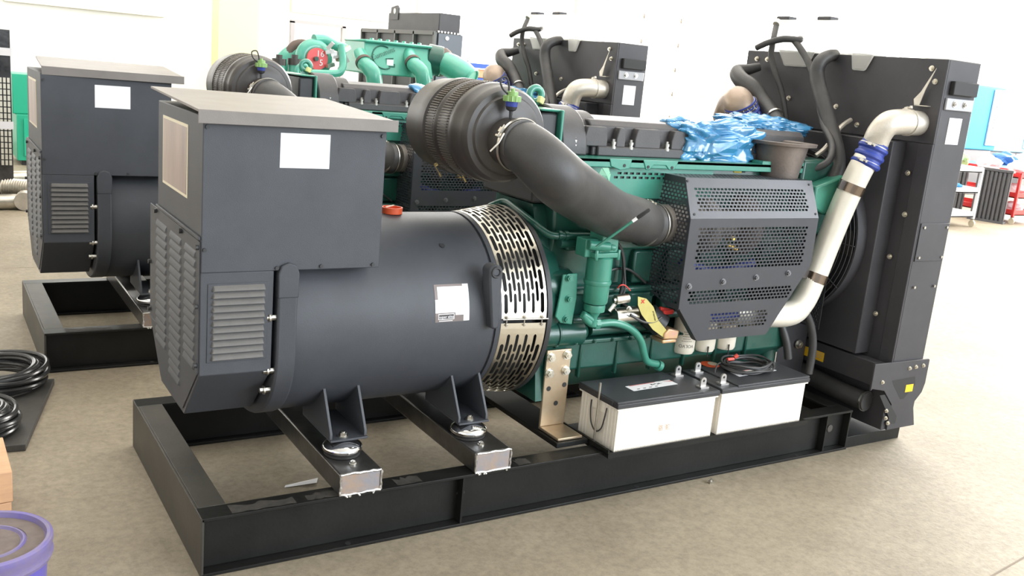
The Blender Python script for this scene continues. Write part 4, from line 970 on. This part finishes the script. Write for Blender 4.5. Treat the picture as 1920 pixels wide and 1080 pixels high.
b=MB(); b.tube([A(560,100),A(540,108),A(525,125),A(518,140)],[.09,.08,.07,.06],n=18); b.build('intake_elbow',PALE,CG)
# charge pipes down both banks
for px0 in (680,772):
    b=MB(); b.tube([A(px0-6,100,4.72),A(px0+2,118,4.60),A(px0+12,128,4.52),A(px0+20,140,4.48),A(px0+23,165,4.48)],[.055,.062,.066,.066,.066],n=20); o=b.build('charge_pipe',PALE,CG)
    p0_=A(px0+2,117,4.60); clamp(p0_,A(px0+12,128,4.52)-A(px0-6,100,4.72),.065,o,.03,m=mat('rusty_brown',(.12,.085,.07),.7))
b=MB(); b.tube([A(640,85,4.6),A(643,115,4.55),A(640,132,4.52),A(625,138,4.52),A(560,136,4.52)],.030,n=12); b.build('coolant_crossover',PALE,CG)
b=MB(); b.box(A(575,150,4.5).x,A(820,160,4.5).x,4.42,4.6,1.36,1.455); b.build('valve_cover_rail',PALE,e3_,bevel=.02)
for k in range(4):
    x=2.15+k*.33; b=MB(); b.prism([(4.35,1.30),(4.5,1.47),(4.72,1.47),(4.72,1.30)],'x',x,x+.27); b.build('rocker_housing',PALE,e3_,bevel=.02)
b=MB(); ex0=A(800,110,4.8); b.cyl(ex0,A(828,116,4.75),.13,n=28); b.build('exhaust_manifold',GREEN,CG,bevel=.01)
b=MB(); b.torus(A(828,117,4.74),A(850,126,4.62)-A(828,117,4.74),.085,.045,28,12); b.build('brown_coupling',mat('rusty_brown',(.12,.085,.07),.7),CG)
b=MB(); b.tube([A(832,118,4.72),A(850,126,4.62),A(868,136,4.5),A(885,146,4.42)],[.10,.105,.10,.075],n=26); b.torus(A(885,146,4.42),A(885,146,4.42)-A(868,136,4.5),.075,.012,26,8); b.build('intake_bellmouth',PALE,CG)
for px in (523,552):
    b=MB(); p=A(px,122,4.6); b.cyl(p+Vector((0,0,-.12)),p,.05,n=18); o=b.build('filler_neck',PALE,CG); b=MB(); b.cyl(p,p+Vector((0,0,.05)),.055,n=18); b.cyl(p+Vector((0,0,.05)),p+Vector((0,0,.08)),.025,n=12); b.build('filler_cap',PLASTIC,o)
eye(A(568,134,4.4),.05,.018).build('lifting_eye',PALE,CG)
# electrical clutter by the turbo
b=MB()
for k in range(9):
    p=A(random.uniform(618,650),random.uniform(85,130),4.62); b.obox(p,(random.uniform(-1,1),.2,random.uniform(-1,1)),.07,.03,.03)
b.build('fuel_system_fittings',STEEL,CG)
# tall black radiator standing behind the pale green engine (core faces -X)
ya3=5.9; X3=at(818,60,'y',ya3).x; yb3=at(682,54,'x',X3).y; zt=at(818,60,'y',ya3).z; X4=at(866,66,'y',ya3).x
r3=thing('radiator',(X3,ya3,0),'tall black ribbed radiator with a header tank, standing behind the pale green engine','radiator')
MB().box(X3,X4,ya3,yb3,0,zt).build('core_frame',DARKP,r3,bevel=.01)
b=MB()
for k in range(5):
    yy=ya3+(yb3-ya3)*k/4; b.box(X3-.03,X3,yy-.015,yy+.015,.2,zt)
b.box(X3-.03,X3,ya3,yb3,zt-.03,zt+.01); b.box(X3-.02,X3,ya3,yb3,zt-.16,zt-.15); b.build('core_ribs',mat('grey_rib_steel',(.12,.12,.115),.5),r3)
MB().box(X3+.02,X4,ya3-.02,ya3,.3,zt-.01).build('end_panel',mat('slate_panel',(.09,.10,.12),.35),r3)
yh=at(728,40,'x',X3+.05).y; zt3=at(800,24,'x',X3+.05).z
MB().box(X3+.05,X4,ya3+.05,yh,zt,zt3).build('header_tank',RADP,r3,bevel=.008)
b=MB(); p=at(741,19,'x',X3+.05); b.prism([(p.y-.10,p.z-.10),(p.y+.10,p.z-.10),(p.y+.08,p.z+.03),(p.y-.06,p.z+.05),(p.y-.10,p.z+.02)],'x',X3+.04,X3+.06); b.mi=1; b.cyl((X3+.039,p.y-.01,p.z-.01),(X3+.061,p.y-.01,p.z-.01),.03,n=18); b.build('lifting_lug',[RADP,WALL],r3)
bolts('radiator_bolt',WHITE,r3,[at(px,py,'y',ya3-.02) for px,py in ((838,72),(829,92))],(0,-1,0),.02,.01,False)
bolts('radiator_bolt',STEEL,r3,[at(822+k*6,59+k*.8,'y',ya3-.02) for k in range(8)],(0,-1,0),.009,.01,False)

# ------------------------------------------------------------------ left background
# film-wrapped tall radiator core
def upto(px,py,x,y): return None
b=MB(); xw1=at(22,200,'y',7.3).x; zt=at(15,56,'y',7.3).z
b.box(xw1-.75,xw1,7.3,8.0,0,zt); wr=b.build('wrapped_radiator',mat('shrink_film_black',(.035,.035,.038),.18,0,.5,9,1,18,coat=.6))
tag(wr,'tall black radiator wrapped in clear shrink film at the left edge, standing on the floor','radiator')
for z in (at(10,97,'y',7.29).z,at(10,235,'y',7.29).z):
    b=MB(); b.box(xw1-.76,xw1+.01,7.285,7.3,z-.035,z+.035)
    b.build('white_tape',mat('white_tape',(.66,.64,.66),.4),wr)
b=MB(); z=at(18,310,'y',7.28).z; z1_=at(18,150,'y',7.28).z
zz=z
while zz<z1_:
    for k in range(3): b.box(xw1-.10+k*.033,xw1-.078+k*.033,7.286,7.299,zz,zz+.045)
    zz+=.055
b.build('core_fins',mat('pale_fins',(.62,.60,.52),.4,.4),wr)
# green cabinet
gx=at(30,200,'y',10.3).x; b=MB(); zc1=at(40,140,'y',10.3).z; zc2=at(40,215,'y',10.3).z
b.box(gx,gx+1.0,10.3,11.0,.06,zc2); b.box(gx-.03,gx+1.0,10.4,11.0,zc2,zc1)
gc=tag(b.build('green_cabinet',mat('green_cabinet_paint',(.02,.36,.22),.35),bevel=.01),'tall green metal cabinet by the back wall, left of the second generator','cabinet')
b=MB(); b.box(gx+.08,gx+.9,10.285,10.3,.12,zc2-.05); b.build('door',mat('green_door_paint',(.02,.40,.25),.3),gc)
b=MB(); b.box(gx+.05,gx+.95,10.35,10.95,0,.06); b.build('plinth',DARKP,gc)
# steel bellows/pipes on the floor
for i,(px,py,ln,rr_,an,lab) in enumerate(((30,334,.30,.075,20,'grey steel exhaust pipe piece on the floor, topmost of the heap'),(33,352,.26,.09,-25,'corrugated steel bellows lying in the middle of the pipe heap'),(48,374,.26,.09,80,'corrugated steel bellows at the right of the pipe heap by the generator'),(12,378,.26,.075,10,'short shiny steel pipe at the left of the heap, under the wrapped radiator'))):
    z0_=rr_+(.13 if i==0 else (.09 if i==1 else .0)); p=at(px,py,'z',z0_); d_=Vector((math.cos(R(an)),math.sin(R(an)),0)); b=MB()
    prof=[(0,rr_*.7),(0,rr_*.95)]
    if i in (1,2):
        for k in range(1,24): prof.append((ln*k/24,rr_*(.98 if k%2 else .84)))
    prof+=[(ln,rr_*.95),(ln,rr_*.7)]
    b.lathe(p-d_*ln/2,d_,prof,28); tag(b.build('exhaust_pipe' if i in (0,3) else 'exhaust_bellows',mat('dull_stainless',(.52,.48,.42),.35,.8,.2,9)),lab,'pipe')
# black board with cable coils
b=MB(); bpz=lambda px,py,z=.03: at(px,py,'z',z)
c1,c2=bpz(103,712),bpz(48,833); 
b.prism([(c1.x,c1.y+.02),(c2.x,c2.y),(c2.x-1.0,c2.y+.12),(c1.x-1.05,c1.y+.12)],'z',0,.03)
tag(b.build('floor_board',mat('dark_board',(.05,.047,.042),.6,0,.3,9,.3,40),bevel=.003),'dark flat board on the floor carrying two black cable coils','board')
def coil(cx,cy,z0_,R1,turns,label,tilt=0):
    b=MB()
    for k in range(turns):
        rr_=R1-.018*(k%4)-random.uniform(0,.008); zz=z0_+.011+.019*(k//4)+random.uniform(0,.004); ox,oy=random.uniform(-.012,.012),random.uniform(-.012,.012); ph=random.uniform(0,6)
        pts=[(cx+ox+rr_*math.cos(2*PI*i/36),cy+oy+rr_*math.sin(2*PI*i/36),zz+.007*(1+math.sin(2*PI*i/36*2+ph))+tilt*rr_*(1+math.cos(2*PI*i/36))) for i in range(37)]
        b.tube(pts,.0105,n=8,res=2,cap=False)
    return tag(b.build('cable_coil',mat('glossy_black_cable',(.028,.028,.028),.25)),label,'cable')
c=bpz(20,705,.06); coil(c.x-.08,c.y-.02,.03,.235,20,'large coil of glossy black cable on the far end of the dark board')
c=bpz(0,785,.06); coil(c.x-.12,c.y-.03,.03,.185,20,'smaller coil of black cable on the near end of the dark board')
# stacked boards
for k,(z0_,z1_,dx) in enumerate(((0,.045,.0),(.05,.085,.01),(.085,.20,.015))):
    c1=at(14+dx*300,955,'z',0) if k==0 else c1
    x1_=-.52+dx; b=MB(); b.prism([(x1_,.93),(x1_+.006,.60),(x1_-.5,.55),(x1_-.5,.9)],'z',z0_+.001*k,z1_)
    tag(b.build('wooden_block',mat('pale_pine',(.62,.36,.20),.6,0,.12,6,stretch=(1,8,8)),bevel=.003),('flat pine board on the floor at the bottom of the left stack','thin pine board in the middle of the left stack','thick pale wooden block on top of the left stack')[k],'wood','wooden pieces stacked at the left edge')
# purple bucket
BX,BY=-.625,-.25
b=MB(); b.lathe((BX,BY,0),(0,0,1),[(0,.12),(.004,.128),(.345,.150),(.347,.12)],56); bu=b.build('bucket',mat('purple_plastic',(.115,.095,.42),.3,0,.06,5,coat=.3))
bu['label']='purple plastic bucket with a dusty lid on the floor at the lower left corner'; bu['category']='bucket'
b=MB(); b.lathe((BX,BY,.335),(0,0,1),[(0,.154),(.002,.161),(.012,.164),(.016,.158),(.030,.158),(.045,.164),(.058,.163),(.062,.156),(.060,.148),(.046,.144),(.045,.098),(.050,.094),(.050,.090),(.043,.086),(.043,.03),(.046,.026),(.043,.02),(.043,.001)],64)
b.build('lid',mat('dusty_purple_plastic',(.15,.12,.36),.45,0,0,16,color2=(.20,.165,.22)),bu,angle=30)
b=MB(); b.cyl((BX,BY,.3775),(BX,BY,.3785),.084,n=48); b.build('lid_dust',mat('brown_dust',(.17,.135,.12),.8,0,.2,20),bu)
b=MB(); b.lathe((BX,BY,.3805),(0,0,1),[(0,.100),(0,.1425),(.001,.1425),(.001,.100)],56,closed=True); b.build('lid_dust',mat('brown_dust',(.17,.135,.12)),bu)
# small litter
b=MB(); a_=at(533,914,'z',.002); c=at(596,896,'z',.002); c2=at(594,905,'z',.012); b.face([a_,c2,c]); b.face([a_,c,a_+Vector((.01,.015,.001))])
pi=tag(b.build('paper_strip',WHITE),'thin strip of cream paper on the floor inside the near skid','paper'); solid(pi,.0006,0)
p=at(1333,903,'z',.008); b=MB(); b.cyl((p.x,p.y,.0),(p.x,p.y,.012),.012,n=6); b.cyl((p.x,p.y,.012),(p.x,p.y,.02),.006,n=8)
tag(b.build('loose_bolt',STEEL),'small loose bolt on the floor in front of the near skid','bolt')

# ------------------------------------------------------------------ right background
LG=mat('light_grey_enamel',(.62,.62,.64),.4); RED=mat('red_trolley_paint',(.50,.03,.03),.35); BLUE=mat('sky_blue_machine_paint',(.06,.26,.50),.85,0,.05,spec=.1)
# grey service trolley
def trolley(cx,cy,wx,wy,h,mm,tiers,label,rim=.07,rot=0):
    T_=thing('service_trolley',(cx,cy,0),label,'trolley')
    def loc(mb):  # rotate about the trolley axis
        bmesh.ops.rotate(mb.bm,verts=mb.bm.verts,cent=(cx,cy,0),matrix=Matrix.Rotation(R(rot),3,'Z')); return mb
    for z in tiers:
        b=MB(); b.box(cx-wx/2,cx+wx/2,cy-wy/2,cy+wy/2,z,z+.02)
        for a in ((cx-wx/2,cx+wx/2,cy-wy/2,cy-wy/2+.012),(cx-wx/2,cx+wx/2,cy+wy/2-.012,cy+wy/2),(cx-wx/2,cx-wx/2+.012,cy-wy/2,cy+wy/2),(cx+wx/2-.012,cx+wx/2,cy-wy/2,cy+wy/2)): b.box(*a,z,z+rim)
        loc(b).build('shelf',mm,T_,bevel=.003)
    for sx in (-1,1):
        for sy in (-1,1):
            b=MB(); x,y=cx+sx*(wx/2-.01),cy+sy*(wy/2-.01); b.box(x-.02,x+.02,y-.02,y+.02,.11,h); loc(b).build('post',mm,T_)
            b=MB(); b.cyl((x-.014,y,.05),(x+.014,y,.05),.05,n=18); b.box(x-.02,x+.02,y-.02,y+.02,.09,.12); loc(b).build('caster',mat('cream_wheel',(.55,.48,.36),.5),T_)
    return T_
trolley(12.5,5.85,.9,.5,.90,LG,(.15,.52,.83),'light grey three-tier service trolley just right of the near radiator',.08,0)
trolley(14.62,6.5,.75,1.5,.80,RED,(.14,.42,.74),'bright red tiered tool trolley at the right edge, loaded with packages',.09,0)
def pack(x,y,z,s,m,label,seed=1):
    b=MB(); bmesh.ops.create_icosphere(b.bm,subdivisions=3,radius=1); sd=Vector((seed,seed,seed))
    for v in b.bm.verts:
        q_=v.co.copy(); q_*=1+.35*noise.noise(q_*1.8+sd); v.co=Vector((x+q_.x*s[0],y+q_.y*s[1],z+s[2]+max(q_.z,-.95)*s[2]))
    return tag(b.build('package',m,angle=15),label,'package','packages around the trolleys')
for A_,B_,hh,lab in (((13.93,6.28),(14.06,5.78),.84,'black ribbed radiator core leaning at the red trolley, right of the grey trolley'),((13.85,6.95),(13.92,6.45),.80,'black ribbed radiator core half hidden behind the grey trolley')):
    a=Vector((*A_,0)); c_=Vector((*B_,0)); d_=(c_-a); ln=d_.length; d_.normalize(); n_=Vector((-1,0,0)); n_=(n_-d_*n_.dot(d_)).normalized(); b=MB()
    b.obox((a+c_)/2+Vector((0,0,hh/2)),d_,ln,.05,hh-.04)
    for k in range(8):
        p=a+d_*(ln*(k+.5)/8)+n_*.035; b.obox(p+Vector((0,0,hh/2)),d_,ln/8*.55,.04,hh-.06)
    b.obox((a+c_)/2+Vector((0,0,.02)),d_,ln+.04,.14,.04); b.obox((a+c_)/2+Vector((0,0,hh)),d_,ln+.04,.12,.04)
    tag(b.build('radiator_core',mat('slate_black_fins',(.06,.06,.065),.5)),lab,'radiator core','radiator cores near the trolleys')
b=MB(); b.box(15.6,20.5,7.2,8.0,.72,.80); wb=tag(b.build('work_bench',mat('blue_bench_top',(.06,.16,.40),.5)),'long blue-topped work bench behind the red trolley','bench')
for x in (15.7,18,20.3):
    for y in (7.25,7.9): MB().box(x,x+.06,y,y+.06,0,.72).build('leg',LG,wb)
DG=mat('dark_grey_enamel',(.10,.10,.11),.5)
def machine(x,y,wx,wy,z0_,h,m,label):
    T_=thing('machine_tool',(x,y,0),label,'machine','blue machines at the right wall')
    b=MB(); b.box(x+.05,x+wx-.05,y+.05,y+wy,.0,z0_); b.build('machine_bed',DG,T_,bevel=.02)
    b=MB(); b.box(x,x+wx,y,y+wy,z0_,h); b.build('enclosure',m,T_,bevel=.03)
    b=MB(); b.box(x+wx*.80,x+wx*1.0,y-.04,y,z0_+.1,h-.05); b.build('door',LG,T_,bevel=.01)
    b=MB(); b.box(x+wx*.86,x+wx*.92,y-.05,y-.04,z0_+.45,h-.35); b.build('window_slot',mat('slate_glass',(.12,.13,.17),.2),T_)
    return T_
machine(16.6,9.0,2.1,1.4,.95,2.25,BLUE,'sky blue machine tool with white door just right of the near radiator')
machine(19.3,9.6,1.8,1.5,.9,1.7,mat('pale_blue_enamel',(.25,.45,.62),.85,spec=.1),'pale blue machine tool further right behind the bench')
for x,y,z,s_,m_,lab in ((14.42,6.95,.77,(.10,.14,.13),mat('green_white_wrap',(.25,.5,.22),.5),'green wrapped package at the left end of the red trolley top'),
          (14.45,6.45,.77,(.16,.20,.13),WHITE,'white crumpled package on the red trolley top, left of two white ones'),
          (14.70,6.10,.77,(.14,.14,.12),WHITE,'white crumpled package on the red trolley top, beside the brown one'),
          (14.78,5.88,.77,(.14,.08,.17),mat('kraft_paper',(.62,.36,.22),.7),'brown kraft paper package on the red trolley top at the right edge'),
          (12.62,5.85,.55,(.14,.14,.05),BLUE,'flat blue package on the middle shelf of the grey trolley'),
          (14.6,6.0,.45,(.16,.18,.09),WHITE,'white package on the middle shelf of the red trolley'),
          (14.6,6.0,.17,(.16,.18,.08),WHITE,'white package on the bottom shelf of the red trolley')):
    pack(x,y,z,s_,m_,lab,seed=x*3.7+z)
for k,(x,m_,lab) in enumerate(((16.6,'b','dark blue folded bundle on the work bench, left end'),(17.3,'w','white bag on the work bench beside the dark blue bundle'),(18.0,'b','dark blue bundle on the work bench, right of the white bag'),(18.9,'k','tan paper package on the work bench at the right edge'))):
    pack(x,7.5,.80,(.22,.2,.12),mat('dark_blue_cloth',(.06,.18,.42),.6) if m_=='b' else (WHITE if m_=='w' else mat('kraft_paper',(.62,.36,.22))),lab,seed=k*2.3)
# blue rack with orange boxes, far behind the second set
rx0=at(872,110,'y',11).x; rk=thing('storage_rack',(rx0+.8,11.3,0),'blue storage rack with orange boxes against the back wall behind the pale green engine','rack')
BR=mat('deep_blue_rack_paint',(.03,.09,.42),.4)
zr1=at(900,122,'y',11).z; zr2=at(900,150,'y',11).z
for x in (rx0,rx0+1.5):
    for y in (11,11.6): MB().box(x,x+.07,y,y+.07,0,zr1+.05).build('upright',BR,rk)
for z in (.5,zr2-.04,zr1-.05): MB().box(rx0,rx0+1.57,11,11.67,z,z+.07).build('shelf',BR,rk)
for k in range(4):
    b=MB(); b.box(rx0+.12+k*.36,rx0+.42+k*.36,11.05,11.5,zr2+.035,zr2+.035+(zr1-zr2)*.55); tag(b.build('storage_box',mat('orange_box_card',(.80,.32,.17),.6),bevel=.01),'orange box on the upper shelf of the blue storage rack','box','orange boxes on the blue rack')
# yellow crane column and a thin steel gantry on the back wall side
xy0,xy1=at(410,60,'y',12).x,at(485,60,'y',12).x
b=MB(); b.box(xy0,xy1,12.0,12.4,0,7.5); struct('trim_3',b,mat('pale_yellow_column',(.85,.78,.42),.5))
xg0,xg1=at(545,42,'y',9.5).x,at(648,50,'y',9.5).x; zg=at(600,45,'y',9.5).z
b=MB(); b.box(xg0,xg1,9.48,9.54,zg-.02,zg+.02); b.box(xg1-.05,xg1,9.48,9.54,0,zg); b.box(xg0,xg0+.05,9.48,9.54,0,zg)
tag(b.build('steel_gantry',mat('grey_gantry',(.45,.42,.42),.5)),'thin grey steel frame standing behind the pale green engine','frame')
